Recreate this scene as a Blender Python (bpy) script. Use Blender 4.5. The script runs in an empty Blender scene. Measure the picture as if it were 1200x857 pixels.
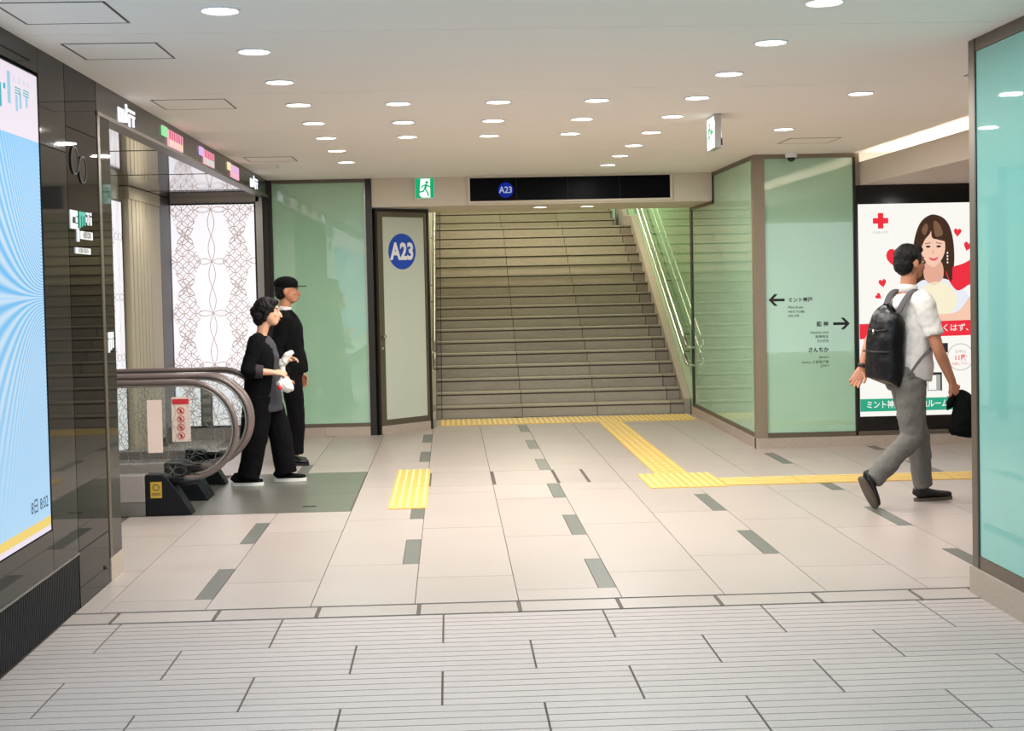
import bpy, bmesh, math, random
from mathutils import Matrix, Vector
random.seed(7)
C = bpy.context.scene.collection
SC = bpy.context.scene

# ------------------------------------------------------------------ camera
cam_d = bpy.data.cameras.new('camera'); cam = bpy.data.objects.new('camera', cam_d); C.objects.link(cam)
cam_d.sensor_width = 36.0; cam_d.sensor_fit = 'HORIZONTAL'; cam_d.lens = 36.0 * 1600.0 / 1200.0
cam_d.shift_x = (600.0 - 586.15) / 1200.0; cam_d.shift_y = (388.57 - 428.5) / 1200.0
cam_d.clip_start = 0.05; cam_d.clip_end = 200
RIGHT = Vector((0.99905789, -0.03784385, -0.02124088)); DOWN = Vector((-0.02253914, -0.03421586, -0.99916028)); FWD = Vector((0.0370853, 0.99869771, -0.03503659))
m = Matrix.Identity(4)
for i in range(3):
    m[i][0] = RIGHT[i]; m[i][1] = -DOWN[i]; m[i][2] = -FWD[i]
m[2][3] = 1.6
cam.matrix_world = m
SC.camera = cam

# ------------------------------------------------------------------ world, exposure
SC.view_settings.view_transform = 'Standard'; SC.view_settings.look = 'None'
SC.view_settings.gamma = 1.0; SC.view_settings.use_curve_mapping = False
SC.view_settings.exposure = 0.10
w = bpy.data.worlds.new('world'); SC.world = w; w.use_nodes = True
w.node_tree.nodes['Background'].inputs[0].default_value = (0.80, 0.93, 1.0, 1)
w.node_tree.nodes['Background'].inputs[1].default_value = 1.5
SC.cycles.use_denoising = True
SC.cycles.max_bounces = 8; SC.cycles.sample_clamp_indirect = 6.0
LAMP_W = 12.0      # watts of one ceiling downlight
def area_light(name, loc, size, watts, color=(1, .965, .92), target=(0, 0, -1), shape='DISK', size_y=None):
    d = bpy.data.lights.new(name, 'AREA'); d.energy = watts; d.color = color; d.shape = shape; d.size = size
    if size_y: d.size_y = size_y
    o = bpy.data.objects.new(name, d); C.objects.link(o); o.location = loc
    o.rotation_euler = Vector(target).to_track_quat('-Z', 'Y').to_euler()
    return o

# ------------------------------------------------------------------ materials
def lin(h):
    if not isinstance(h, str): return tuple(h)
    h = h.lstrip('#'); r = [int(h[i:i + 2], 16) / 255 for i in (0, 2, 4)]
    return tuple(c / 12.92 if c < .04045 else ((c + .055) / 1.055) ** 2.4 for c in r)
M = {}
def mat(name, col, rough=.5, metal=0.0, spec=.5, noise=0.0, nscale=40.0, bump=0.0, emit=None, estr=0.0, rnd=0.0, coat=0.0, noise2=0.0, n2scale=1.2, stretch=None, ior=None):
    mt = bpy.data.materials.new(name); mt.use_nodes = True; nt = mt.node_tree; b = nt.nodes['Principled BSDF']
    c = lin(col)
    b.inputs['Base Color'].default_value = (*c, 1); b.inputs['Roughness'].default_value = rough
    b.inputs['Metallic'].default_value = metal; b.inputs['Specular IOR Level'].default_value = spec
    if ior: b.inputs['IOR'].default_value = ior
    if coat: b.inputs['Coat Weight'].default_value = coat; b.inputs['Coat Roughness'].default_value = .03
    N = nt.nodes.new; L = nt.links.new
    fac = None
    def addf(sock, amp):
        nonlocal fac
        mm = N('ShaderNodeMath'); mm.operation = 'MULTIPLY_ADD'; L(sock, mm.inputs[0]); mm.inputs[1].default_value = amp * 2
        if fac is None: mm.inputs[2].default_value = 1 - amp
        else:
            s = N('ShaderNodeMath'); s.operation = 'SUBTRACT'; L(fac, s.inputs[0]); s.inputs[1].default_value = amp
            L(s.outputs[0], mm.inputs[2])
        fac = mm.outputs[0]
    if noise or noise2 or bump:
        tc = N('ShaderNodeTexCoord'); src = tc.outputs['Object']
        if stretch:
            mp = N('ShaderNodeMapping'); mp.inputs['Scale'].default_value = stretch; L(src, mp.inputs[0]); src = mp.outputs[0]
    if noise or bump:
        n = N('ShaderNodeTexNoise'); n.inputs['Scale'].default_value = nscale; n.inputs['Detail'].default_value = 4; L(src, n.inputs[0])
        if noise: addf(n.outputs[0], noise)
        if bump:
            bp = N('ShaderNodeBump'); bp.inputs['Strength'].default_value = bump; bp.inputs['Distance'].default_value = .01
            L(n.outputs[0], bp.inputs['Height']); L(bp.outputs[0], b.inputs['Normal'])
    if noise2:
        n2 = N('ShaderNodeTexNoise'); n2.inputs['Scale'].default_value = n2scale; n2.inputs['Detail'].default_value = 3; L(src, n2.inputs[0])
        addf(n2.outputs[0], noise2)
    if rnd:
        oi = N('ShaderNodeObjectInfo'); addf(oi.outputs['Random'], rnd)
    if fac is not None:
        mx = N('ShaderNodeVectorMath'); mx.operation = 'SCALE'; mx.inputs[0].default_value = c; L(fac, mx.inputs['Scale'])
        L(mx.outputs[0], b.inputs['Base Color'])
    if emit is not None:
        b.inputs['Emission Color'].default_value = (*lin(emit), 1); b.inputs['Emission Strength'].default_value = estr
    M[name] = mt
    return mt
def emat(name, col, s): return mat(name, '#050505', .6, emit=col, estr=s, spec=.1)

mat('granite_floor', '#a99d96', .34, noise=.10, nscale=60, noise2=.06, n2scale=1.7, rnd=.035, spec=.4)
mat('granite_groove', '#a89c98', .5, noise=.16, nscale=110, noise2=.06, n2scale=2.0, rnd=.03, spec=.3)
mat('granite_dark', '#63645e', .4, noise=.14, nscale=90, rnd=.06, spec=.4)
mat('joint_and_shade', '#5b4f46', .9)  # mortar joints, also the shade painted into grooves and under nosings
mat('groove_dark', '#8d7f76', .9)
mat('drain', '#51473f', .7)
mat('plinth', '#a99a8c', .55, noise=.2, nscale=70, rnd=.05)
mat('step_stone', '#a29a8b', .6, noise=.22, nscale=16, stretch=(1, 4, 6), noise2=.12, n2scale=3, rnd=.06, spec=.3)
mat('step_side', '#938a7d', .6, noise=.2, nscale=60, rnd=.05)
mat('ceiling_white', '#f1ece5', .75, spec=.2)
mat('fascia_white', '#d9cdbc', .6, spec=.3)
mat('bulkhead', '#c9bcae', .55, spec=.3)
mat('seam', '#8b857d', .9)
mat('bronze', '#6b6053', .38, metal=.55)
mat('bronze_dark', '#2b2521', .4, metal=.4)
mat('bronze_light', '#8a7d6a', .45, metal=.25)
mat('steel', '#b9b4ae', .28, metal=.95)
mat('steel_dull', '#8d8a86', .42, metal=.8, noise=.08, nscale=8)
mat('chrome', '#dcd9d2', .12, metal=1.0)
mat('green_glass', '#a0c7a8', .008, noise2=.03, n2scale=1.3, spec=.5, ior=2.1)
mat('green_glass_stair', '#97c99a', .015, spec=.5, ior=1.8)
mat('teal_glass', '#84bdb4', .02, spec=.5, ior=1.55)
mat('frosted', '#c3c7b8', .16, spec=.5)
mat('black_glass', '#0b0a0c', .02, spec=.5, ior=1.22)
mat('grey_glass', '#262423', .04, spec=.5, ior=1.25)
mat('black', '#0b0b0d', .45)
mat('black_gloss', '#08080a', .12, spec=.5)
mat('display_black', '#050508', .3, spec=.05)
mat('fascia_black', '#231f1d', .25, spec=.5)
mat('grille', '#191a20', .5, metal=.3)
mat('yellow', '#cba552', .55, noise=.08, nscale=30, noise2=.08, n2scale=4)
mat('yellow_bar', '#e3cb86', .5)
mat('mirror_soffit', '#c9c6c4', .05, metal=1.0)
mat('beige_panel', '#a89c84', .5, spec=.4)
mat('white_wall', '#d8d6d2', .7)
mat('landing_steel', '#858379', .3, metal=.55, noise=.1, nscale=6)
mat('esc_grey', '#a69c97', .45, metal=.3)
mat('esc_black', '#0a0c13', .4, spec=.3)
mat('rubber', '#6a5c59', .3, spec=.5)
mat('rubber_grey', '#6e6764', .3, metal=.35)
mat('label_gold', '#c9a438', .45, metal=.2)
mat('label_peach', '#f3dacd', .6)
mat('red', '#d8323c', .6)
mat('sign_blue', '#0b43b5', .4)
mat('sign_white', '#e9e9ea', .5)
mat('ink', '#10120f', .5)
mat('print_green', '#129a86', .5)
mat('skin', '#b3795b', .55, noise2=.06, n2scale=9)
mat('skin_pale', '#cf9c80', .55, noise2=.06, n2scale=9)
mat('lips', '#8f4f45', .5)
mat('eye_white', '#dcd8d2', .3); mat('eye_dark', '#17100c', .2)
mat('hair_black', '#080606', .5, spec=.25, noise=.25, nscale=160, bump=.5)
mat('hair_brown', '#0d0808', .55, spec=.25, noise=.25, nscale=160, bump=.5)
mat('shirt_white', '#d4cfca', .8, noise2=.05, n2scale=8)
mat('trouser_grey', '#65625c', .85, noise=.14, nscale=45, noise2=.12, n2scale=7)
mat('cloth_black', '#060608', .9, spec=.15, noise=.2, nscale=60)
mat('cloth_black_warm', '#070608', .9, spec=.15, noise=.2, nscale=60)
mat('tunic_grey', '#36353c', .85, noise=.15, nscale=90)
mat('pattern_cloth', '#2a1d22', .8, noise=.5, nscale=24)
mat('leather', '#0c0b0e', .36, spec=.35, noise=.15, nscale=30, bump=.12)
mat('strap_grey', '#4b474a', .8)
mat('shoe_black', '#121113', .35)
mat('sole_white', '#d9d6d0', .6)
mat('sole_brown', '#5d5145', .7)
mat('plastic_white', '#e3ded9', .35, spec=.5)
emat('lamp_disc', '#fff6ea', 9.0)
emat('cove_strip', '#fff2e0', 16.0)
emat('logo_white', '#f4f2ff', 1.25)
emat('logo_green', '#9fe8a6', .95); emat('logo_pink', '#f7b6c8', .95); emat('logo_red', '#e0607c', .9)
emat('logo_cream', '#f6e7b8', .95); emat('logo_lilac', '#dcb6ea', .95); emat('logo_mint', '#b4ecd2', .95)
emat('exit_green', '#12a86a', 1.0); emat('exit_white', '#eafff4', 1.2)
emat('ad_white', '#f3f1ea', 1.0); emat('ad_red', '#e8303f', 1.0); emat('ad_green', '#2fa07f', 1.0); emat('ad_grey', '#a7a6a2', 1.0)
emat('ad_skin', '#f0c4ac', 1.0); emat('ad_hair', '#4b3326', 1.0 * .8); emat('ad_hair_light', '#87654c', 1.0 * .8); emat('ad_eye', '#2c1c16', 1.0 * .8)
emat('ad_lip', '#e0566a', 1.0); emat('ad_cream', '#f1e9cb', 1.0); emat('ad_dark', '#3a3a3a', 1.0 * .7); emat('ad_blouse', '#e4e6ee', 1.0); emat('ad_shade', '#e0a892', 1.0)
emat('led_white', '#f1e6f2', 0.90); emat('led_teal', '#36b3c2', 0.90); emat('led_pale', '#9fcfe6', 0.90); emat('led_yellow', '#f6d77a', 0.90); emat('led_ink', '#5a6b86', 0.90 * .7)
emat('disp_blue', '#0f2aa0', .7); emat('disp_white', '#b9c4d2', .8)

def led_blue():
    mt = bpy.data.materials.new('led_blue'); mt.use_nodes = True; nt = mt.node_tree; N = nt.nodes.new; L = nt.links.new
    b = nt.nodes['Principled BSDF']; b.inputs['Base Color'].default_value = (.01, .01, .01, 1); b.inputs['Roughness'].default_value = .6
    tc = N('ShaderNodeTexCoord'); sp = N('ShaderNodeSeparateXYZ'); L(tc.outputs['Object'], sp.inputs[0])
    # screen picture: pale rings fanning out of a point on the right edge over a blue ground that pales downwards
    def mth(op, a, bb=None):
        n = N('ShaderNodeMath'); n.operation = op
        for i, v in enumerate((a, bb)):
            if v is None: continue
            if isinstance(v, (int, float)): n.inputs[i].default_value = v
            else: L(v, n.inputs[i])
        return n.outputs[0]
    y = mth('SUBTRACT', 1.62, sp.outputs[1]); z = mth('SUBTRACT', sp.outputs[2], 1.10)
    az = mth('ABSOLUTE', z)
    q = mth('POWER', mth('DIVIDE', az, mth('ADD', mth('MULTIPLY', mth('POWER', mth('MAXIMUM', mth('SUBTRACT', y, .12), .0), 2.0), 2.6), .11)), .8)
    s = mth('SINE', mth('MULTIPLY', q, 58.0))
    s = mth('MULTIPLY', mth('ADD', s, 1.0), .5)
    fade = N('ShaderNodeMapRange'); L(az, fade.inputs[0]); fade.inputs[1].default_value = .95; fade.inputs[2].default_value = .35; fade.inputs[3].default_value = .10; fade.inputs[4].default_value = .62
    s = mth('MULTIPLY', s, fade.outputs[0])
    g = N('ShaderNodeMapRange'); L(sp.outputs[2], g.inputs[0]); g.inputs[1].default_value = .02; g.inputs[2].default_value = 1.12
    c1 = N('ShaderNodeMixRGB'); c1.inputs[1].default_value = (*lin('#aed6f4'), 1); c1.inputs[2].default_value = (*lin('#4fb2ea'), 1); L(g.outputs[0], c1.inputs[0])
    c2 = N('ShaderNodeMixRGB'); L(s, c2.inputs[0]); L(c1.outputs[0], c2.inputs[1]); c2.inputs[2].default_value = (*lin('#e6eef4'), 1)
    L(c2.outputs[0], b.inputs['Emission Color']); b.inputs['Emission Strength'].default_value = 0.90
    M['led_blue'] = mt
led_blue()

def lattice(name, glow=None, axes=(0, 2), P=.55, off=(0, 0), line='#94776b', ground='#efecf3', glass=False, small=7, lw=.0033):
    """white panel printed with interlaced circles, a fine mesh of them in diamonds and big petals between"""
    mt = bpy.data.materials.new(name); mt.use_nodes = True; nt = mt.node_tree; N = nt.nodes.new; L = nt.links.new
    b = nt.nodes['Principled BSDF']
    tc = N('ShaderNodeTexCoord'); sp = N('ShaderNodeSeparateXYZ'); L(tc.outputs['Object'], sp.inputs[0])
    def mth(op, a, bb=None, cc=None):
        n = N('ShaderNodeMath'); n.operation = op
        for i, v in enumerate((a, bb, cc)):
            if v is None: continue
            if isinstance(v, (int, float)): n.inputs[i].default_value = v
            else: L(v, n.inputs[i])
        return n.outputs[0]
    u = mth('ADD', sp.outputs[axes[0]], off[0]); v = mth('ADD', sp.outputs[axes[1]], off[1])
    def rings(s, ww):
        a = mth('FLOORED_MODULO', u, s); c = mth('FLOORED_MODULO', v, s); R = s * .7071; out = None
        for ox in (0, 1):
            for oy in (0, 1):
                dx = mth('SUBTRACT', a, ox * s); dy = mth('SUBTRACT', c, oy * s)
                d = mth('SQRT', mth('ADD', mth('MULTIPLY', dx, dx), mth('MULTIPLY', dy, dy)))
                l = mth('LESS_THAN', mth('ABSOLUTE', mth('SUBTRACT', d, R)), ww)
                out = l if out is None else mth('MAXIMUM', out, l)
        return out
    a = mth('MULTIPLY', mth('SUBTRACT', mth('FLOORED_MODULO', mth('ADD', mth('DIVIDE', u, P), .5), 1.0), .5), P)
    c = mth('MULTIPLY', mth('SUBTRACT', mth('FLOORED_MODULO', mth('ADD', mth('DIVIDE', v, P), .5), 1.0), .5), P)
    aa, ac = mth('ABSOLUTE', a), mth('ABSOLUTE', c)
    def petal(al, ac_, Lp, wd):      # outline of one lens shaped petal along al
        f = mth('MULTIPLY', mth('SINE', mth('MULTIPLY', al, math.pi / Lp)), wd)
        e = mth('LESS_THAN', mth('ABSOLUTE', mth('SUBTRACT', ac_, f)), lw * 1.1)
        return mth('MULTIPLY', e, mth('LESS_THAN', al, Lp))
    flower = mth('MAXIMUM', petal(ac, aa, P / 2, .034), petal(aa, ac, P * .30, .030))
    # side flowers half a period off, turned by 45 degrees
    a2 = mth('SUBTRACT', P / 2, aa); c2 = mth('SUBTRACT', P / 2, ac)
    p1 = mth('MULTIPLY', mth('ADD', a2, c2), .7071); p2 = mth('ABSOLUTE', mth('MULTIPLY', mth('SUBTRACT', a2, c2), .7071))
    side = petal(p1, p2, P * .22, .022)
    u0, v0 = u, v
    u = mth('MULTIPLY', mth('ADD', u0, v0), .7071); v = mth('MULTIPLY', mth('SUBTRACT', u0, v0), .7071)
    fine = rings(P / small * 1.1, lw)
    dense = mth('LESS_THAN', mth('ADD', a2, mth('MULTIPLY', c2, -.42)), P * .085)
    if glass: pat = mth('MAXIMUM', flower, side)
    else: pat = mth('MAXIMUM', mth('MAXIMUM', flower, side), mth('MULTIPLY', fine, dense))
    mx = N('ShaderNodeMixRGB'); L(pat, mx.inputs[0]); mx.inputs[1].default_value = (*lin(ground), 1); mx.inputs[2].default_value = (*lin(line), 1)
    if glass:
        tr = N('ShaderNodeBsdfTransparent'); gl = N('ShaderNodeBsdfGlossy'); gl.inputs['Roughness'].default_value = .02
        fr = N('ShaderNodeFresnel'); fr.inputs[0].default_value = 1.35
        m1 = N('ShaderNodeMixShader'); L(fr.outputs[0], m1.inputs[0]); L(tr.outputs[0], m1.inputs[1]); L(gl.outputs[0], m1.inputs[2])
        tr.inputs[0].default_value = (.975, .985, .98, 1)
        df = N('ShaderNodeBsdfDiffuse'); df.inputs[0].default_value = (*lin(line), 1)
        m2 = N('ShaderNodeMixShader'); L(mth('MULTIPLY', pat, .45), m2.inputs[0]); L(m1.outputs[0], m2.inputs[1]); L(df.outputs[0], m2.inputs[2])
        L(m2.outputs[0], nt.nodes['Material Output'].inputs[0])
    else:
        b.inputs['Base Color'].default_value = (.3, .3, .3, 1); b.inputs['Roughness'].default_value = .4
        L(mx.outputs[0], b.inputs['Emission Color']); b.inputs['Emission Strength'].default_value = glow
    M[name] = mt
lattice('lattice_back', 0.92, (0, 2), off=(2.505 + .55 * 20, -.25 + .55 * 4))
lattice('lattice_side', 0.92 * .8, (1, 2), off=(.1, .1), line='#6d6f76')
lattice('etched_glass', None, (0, 2), P=.34, off=(20, .03), line='#9a9b98', glass=True, small=2, lw=.0014)
def clear_glass():
    mt = bpy.data.materials.new('clear_glass'); mt.use_nodes = True; nt = mt.node_tree; N = nt.nodes.new; L = nt.links.new
    tr = N('ShaderNodeBsdfTransparent'); gl = N('ShaderNodeBsdfGlossy'); gl.inputs['Roughness'].default_value = .02
    tr.inputs[0].default_value = (.8, .92, .86, 1)
    fr = N('ShaderNodeFresnel'); fr.inputs[0].default_value = 1.45
    m1 = N('ShaderNodeMixShader'); L(fr.outputs[0], m1.inputs[0]); L(tr.outputs[0], m1.inputs[1]); L(gl.outputs[0], m1.inputs[2])
    L(m1.outputs[0], nt.nodes['Material Output'].inputs[0]); M['clear_glass'] = mt
clear_glass()

# ------------------------------------------------------------------ mesh helpers
class MB:
    def __init__(s): s.v = []; s.f = []
    def add(s, vs, fs):
        k = len(s.v); s.v += [tuple(p) for p in vs]; s.f += [tuple(i + k for i in f) for f in fs]; return s
    def box(s, x0, y0, z0, x1, y1, z1):
        vs = [(x, y, z) for z in (z0, z1) for y in (y0, y1) for x in (x0, x1)]
        return s.add(vs, [(0, 2, 3, 1), (4, 5, 7, 6), (0, 1, 5, 4), (2, 6, 7, 3), (0, 4, 6, 2), (1, 3, 7, 5)])
    def prism(s, poly, O, U, V, N, t):
        """polygon (u,v) list extruded from O by t along N"""
        O, U, V, N = map(Vector, (O, U, V, N)); n = len(poly)
        a = [O + U * p[0] + V * p[1] for p in poly]; b = [p + N * t for p in a]
        return s.add(a + b, [tuple(range(n - 1, -1, -1)), tuple(range(n, 2 * n))] + [(i, (i + 1) % n, n + (i + 1) % n, n + i) for i in range(n)])
    def tube(s, pts, rad, n=10, cap=True, ref=None, sq=1.0):
        """lofted tube; rad = scalar or (a,b) per point, a along ref"""
        pts = [Vector(p) for p in pts]; k = len(s.v); rings = []
        if not isinstance(rad, (list,)): rad = [rad] * len(pts)
        r0 = Vector(ref) if ref is not None else None
        prev = None
        for i, p in enumerate(pts):
            t = (pts[min(i + 1, len(pts) - 1)] - pts[max(i - 1, 0)]).normalized()
            if r0 is not None: a = r0 - t * r0.dot(t)
            elif prev is not None: a = prev - t * prev.dot(t)
            else:
                q = Vector((0, 0, 1)) if abs(t.z) < .9 else Vector((1, 0, 0)); a = q - t * q.dot(t)
            a.normalize(); b = t.cross(a); prev = a
            ra, rb = rad[i] if isinstance(rad[i], (tuple, list)) else (rad[i], rad[i])
            pw = lambda c: math.copysign(abs(c) ** sq, c)
            rings.append([p + a * (ra * pw(math.cos(2 * math.pi * j / n))) + b * (rb * pw(math.sin(2 * math.pi * j / n))) for j in range(n)])
        vs = [q for r in rings for q in r]; fs = []
        for i in range(len(pts) - 1):
            for j in range(n):
                fs.append((i * n + j, i * n + (j + 1) % n, (i + 1) * n + (j + 1) % n, (i + 1) * n + j))
        if cap: fs.append(tuple(range(n - 1, -1, -1))); fs.append(tuple((len(pts) - 1) * n + j for j in range(n)))
        return s.add(vs, fs)
    def lathe(s, prof, c, n=24, axis='z'):
        """profile (r,h) about an axis through c"""
        k = len(s.v); vs = []; fs = []
        for r, h in prof:
            for j in range(n):
                a = 2 * math.pi * j / n; x, y = r * math.cos(a), r * math.sin(a)
                vs.append((c[0] + x, c[1] + y, c[2] + h) if axis == 'z' else (c[0] + x, c[1] + h, c[2] + y))
        for i in range(len(prof) - 1):
            for j in range(n):
                fs.append((i * n + j, i * n + (j + 1) % n, (i + 1) * n + (j + 1) % n, (i + 1) * n + j))
        fs.append(tuple(range(n - 1, -1, -1))); fs.append(tuple((len(prof) - 1) * n + j for j in range(n)))
        return s.add(vs, fs)
    def ellipsoid(s, c, r, fw=(1, 0, 0), up=(0, 0, 1), n=16, m=10):
        """r = (forward, left, up)"""
        fw = Vector(fw).normalized(); up = Vector(up); lf = up.cross(fw).normalized(); up = fw.cross(lf); c = Vector(c)
        vs = []; fs = []
        for i in range(1, m):
            th = math.pi * i / m
            for j in range(n):
                ph = 2 * math.pi * j / n
                vs.append(c + fw * (r[0] * math.sin(th) * math.cos(ph)) + lf * (r[1] * math.sin(th) * math.sin(ph)) + up * (r[2] * math.cos(th)))
        top = len(vs); vs.append(c + up * r[2]); vs.append(c - up * r[2])
        for i in range(m - 2):
            for j in range(n): fs.append((i * n + j, (i + 1) * n + j, (i + 1) * n + (j + 1) % n, i * n + (j + 1) % n))
        for j in range(n):
            fs.append((top, j, (j + 1) % n)); fs.append((top + 1, (m - 2) * n + (j + 1) % n, (m - 2) * n + j))
        return s.add(vs, fs)
    def mesh(s, name, mt=None, smooth=False, off=(0, 0, 0)):
        me = bpy.data.meshes.new(name); o = Vector(off)
        me.from_pydata([tuple(Vector(p) - o) for p in s.v], [], s.f)
        bm = bmesh.new(); bm.from_mesh(me); bmesh.ops.recalc_face_normals(bm, faces=bm.faces); bm.to_mesh(me); bm.free()
        if smooth: me.polygons.foreach_set('use_smooth', [True] * len(me.polygons))
        if mt: me.materials.append(M[mt] if isinstance(mt, str) else mt)
        me.update(); return me
    def build(s, name, mt, parent=None, smooth=False, bevel=0.0, **props):
        off = worldloc(parent) if parent is not None and not is_local(parent) else (0, 0, 0)
        o = bpy.data.objects.new(name, s.mesh(name, mt, smooth, off)); C.objects.link(o)
        if parent is not None: o.parent = parent
        if bevel:
            b = o.modifiers.new('bevel', 'BEVEL'); b.width = bevel; b.segments = 2; b.limit_method = 'ANGLE'; b.angle_limit = math.radians(40)
        if smooth == 'auto': pass
        for k, v in props.items(): o[k] = v
        return o
def is_local(o):
    while o is not None:
        if o.get('_local'): return True
        o = o.parent
    return False
def worldloc(o):
    l = Vector((0, 0, 0))
    while o is not None: l += o.location; o = o.parent
    return l
def box(name, mt, a, b, parent=None, bevel=0.0, **props):
    return MB().box(*[min(a[i], b[i]) for i in range(3)], *[max(a[i], b[i]) for i in range(3)]).build(name, mt, parent, bevel=bevel, **props)
def thing(name, label, cat, loc=(0, 0, 0), rotz=0.0, group=None, local=False):
    o = bpy.data.objects.new(name, None); C.objects.link(o); o.location = loc; o.rotation_euler = (0, 0, rotz); o.empty_display_size = .1
    o['label'] = label; o['category'] = cat
    if group: o['group'] = group
    if local: o['_local'] = 1
    return o
def tag(o, label, cat, group=None):
    o['label'] = label; o['category'] = cat
    if group: o['group'] = group
    return o
def struct(o): o['kind'] = 'structure'; return o
def sempty(name):
    o = bpy.data.objects.new(name, None); C.objects.link(o); o['kind'] = 'structure'; return o
FONT_CACHE = {}
def text(mb, body, size, O, U, V, N, t=.0015, align='LEFT', bold=0.0, sx=1.0, spacing=1.0):
    """lettering laid into mb: O = anchor, on the baseline middle"""
    key = (body, bold, spacing, align)
    if key not in FONT_CACHE:
        cu = bpy.data.curves.new('t', 'FONT'); cu.body = body; cu.size = 1.0; cu.align_x = align; cu.align_y = 'CENTER'; cu.offset = bold; cu.space_character = spacing
        cu.resolution_u = 2; cu.fill_mode = 'FRONT'
        ob = bpy.data.objects.new('t', cu); C.objects.link(ob)
        dg = bpy.context.evaluated_depsgraph_get(); me = bpy.data.meshes.new_from_object(ob.evaluated_get(dg))
        bm = bmesh.new(); bm.from_mesh(me); bmesh.ops.remove_doubles(bm, verts=bm.verts, dist=.0005)
        FONT_CACHE[key] = ([tuple(v.co) for v in bm.verts], [tuple(v.index for v in f.verts) for f in bm.faces])
        bm.free(); bpy.data.objects.remove(ob); bpy.data.curves.remove(cu); bpy.data.meshes.remove(me)
    vs, fs = FONT_CACHE[key]; O, U, V, N = map(Vector, (O, U, V, N))
    mb.add([O + U * (p[0] * size * sx) + V * (p[1] * size) + N * t for p in vs], fs)
    return mb
def disc(n=40, r=1.0, c=(0, 0)): return [(c[0] + r * math.cos(2 * math.pi * i / n), c[1] + r * math.sin(2 * math.pi * i / n)) for i in range(n)]
def ring_poly(mb, r0, r1, c, O, U, V, N, t, n=32):
    for i in range(n):
        a, b = 2 * math.pi * i / n, 2 * math.pi * (i + 1) / n
        mb.prism([(c[0] + r * math.cos(x), c[1] + r * math.sin(x)) for r, x in ((r0, a), (r1, a), (r1, b), (r0, b))], O, U, V, N, t)
def rect(u0, v0, u1, v1): return [(u0, v0), (u1, v0), (u1, v1), (u0, v1)]
FY = dict(U=(1, 0, 0), V=(0, 0, 1), N=(0, -1, 0))     # faces that look towards the camera
FX = dict(U=(0, 1, 0), V=(0, 0, 1), N=(1, 0, 0))      # faces of the left wall
H = 2.75

# ================================================================== FLOOR
floor = box('floor', 'joint_and_shade', (-7, -3.6, -.06), (9, 24, -.006)); struct(floor)
def slab(name, mt, poly, z0=-.02, z1=0.0, parent=floor):
    return MB().prism(poly, (0, 0, z0), (1, 0, 0), (0, 1, 0), (0, 0, 1), z1 - z0).build(name, mt, parent)
G = .0022
LINE = lambda k: -.205 + .5235 * k
LAND = (-2.10, -.735, 9.72, 11.78)          # steel landing plate of the escalators
def column(k, y0, y1, xl=None, xr=None, extra=(), skip=None):
    x0, x1 = LINE(k - 1), LINE(k)
    if xl is not None: x0 = max(x0, xl)
    if xr is not None: x1 = min(x1, xr)
    if x1 - x0 < .03: return
    first = {0: 7.81, 2: 7.06}.get(k % 4, 7.43)
    cuts = [y0] + [first + 1.51 * j for j in range(-3, 12) if y0 + .05 < first + 1.51 * j < y1 - .05] + [y1]
    cuts = sorted(set(cuts + [c for c in extra if y0 < c < y1]))
    darks = [(first + 1.51 * j, first + 1.51 * j + .755) for j in range(0, 12)] if k % 2 == 0 and x1 > LINE(k) - .001 else []
    for a, b in zip(cuts, cuts[1:]):
        if skip and a >= skip[0] - .01 and b <= skip[1] + .01: continue
        A, B, X0, X1 = a + G, b - G, x0 + G, x1 - G
        poly = [(X0, A), (X1, A), (X1, B), (X0, B)]
        for d0, d1 in darks:
            p, q = max(d0, a), min(d1, b)
            if q - p > .03:
                nx = X1 - .09; P, Q = p + G if p > a + .001 else A, q - G if q < b - .001 else B
                poly = [(X0, A)] + ([(X1, A), (X1, P - .004), (nx - .004, P - .004)] if P > A + .001 else [(nx - .004, A)]) + \
                       ([(nx - .004, Q + .004), (X1, Q + .004), (X1, B)] if Q < B - .001 else [(nx - .004, B)]) + [(X0, B)]
                slab('dark_tile', 'granite_dark', [(nx, P), (X1, P), (X1, Q), (nx, Q)], z1=-.0003)
        slab('floor_tile', 'granite_floor', poly)
for k in range(-10, 1):                                                 # the strip by the left wall, the bay behind it
    x1 = LINE(k)
    if x1 > -1.9:
        if LINE(k - 1) < -1.9: column(k, 6.83, 7.83, xl=-1.9)
        if LINE(k - 1) < -.74:
            y0 = 7.83 if LINE(k - 1) < -1.9 else 6.83
            column(k, y0, LAND[2]); column(k, LAND[3], 14.66)
        else: column(k, 6.83, 15.2)
    elif x1 > -3.6: column(k, 7.83, LAND[2] - .1 if x1 < -2.1 else LAND[2]); column(k, 12.1 if x1 < -2.9 else LAND[3], 14.66)
for k in range(1, 6): column(k, 6.83, 16.25, extra=(10.81, 11.6) if k < 4 else ())
column(6, 6.83, 12.67); column(6, 12.67, 16.25, xr=2.86)
for k in range(7, 14): column(k, 5.0, 12.67)
column(6, 5.0, 6.83, xl=2.62)
slab('floor_tile', 'granite_floor', [(2.62, -3.4), (9, -3.4), (9, 4.99), (2.62, 4.99)])
slab('floor_tile', 'granite_floor', [(6.7, 5.0), (9, 5.0), (9, 12.67), (6.7, 12.67)])
for x in (-.19, .332, .846, 1.09):                                      # dark slots in the cross row
    slab('slot_strip', 'drain', [(x - .012, 10.83), (x + .014, 10.83), (x + .014, 11.58), (x - .012, 11.58)], z0=-.004, z1=.0012)
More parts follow.
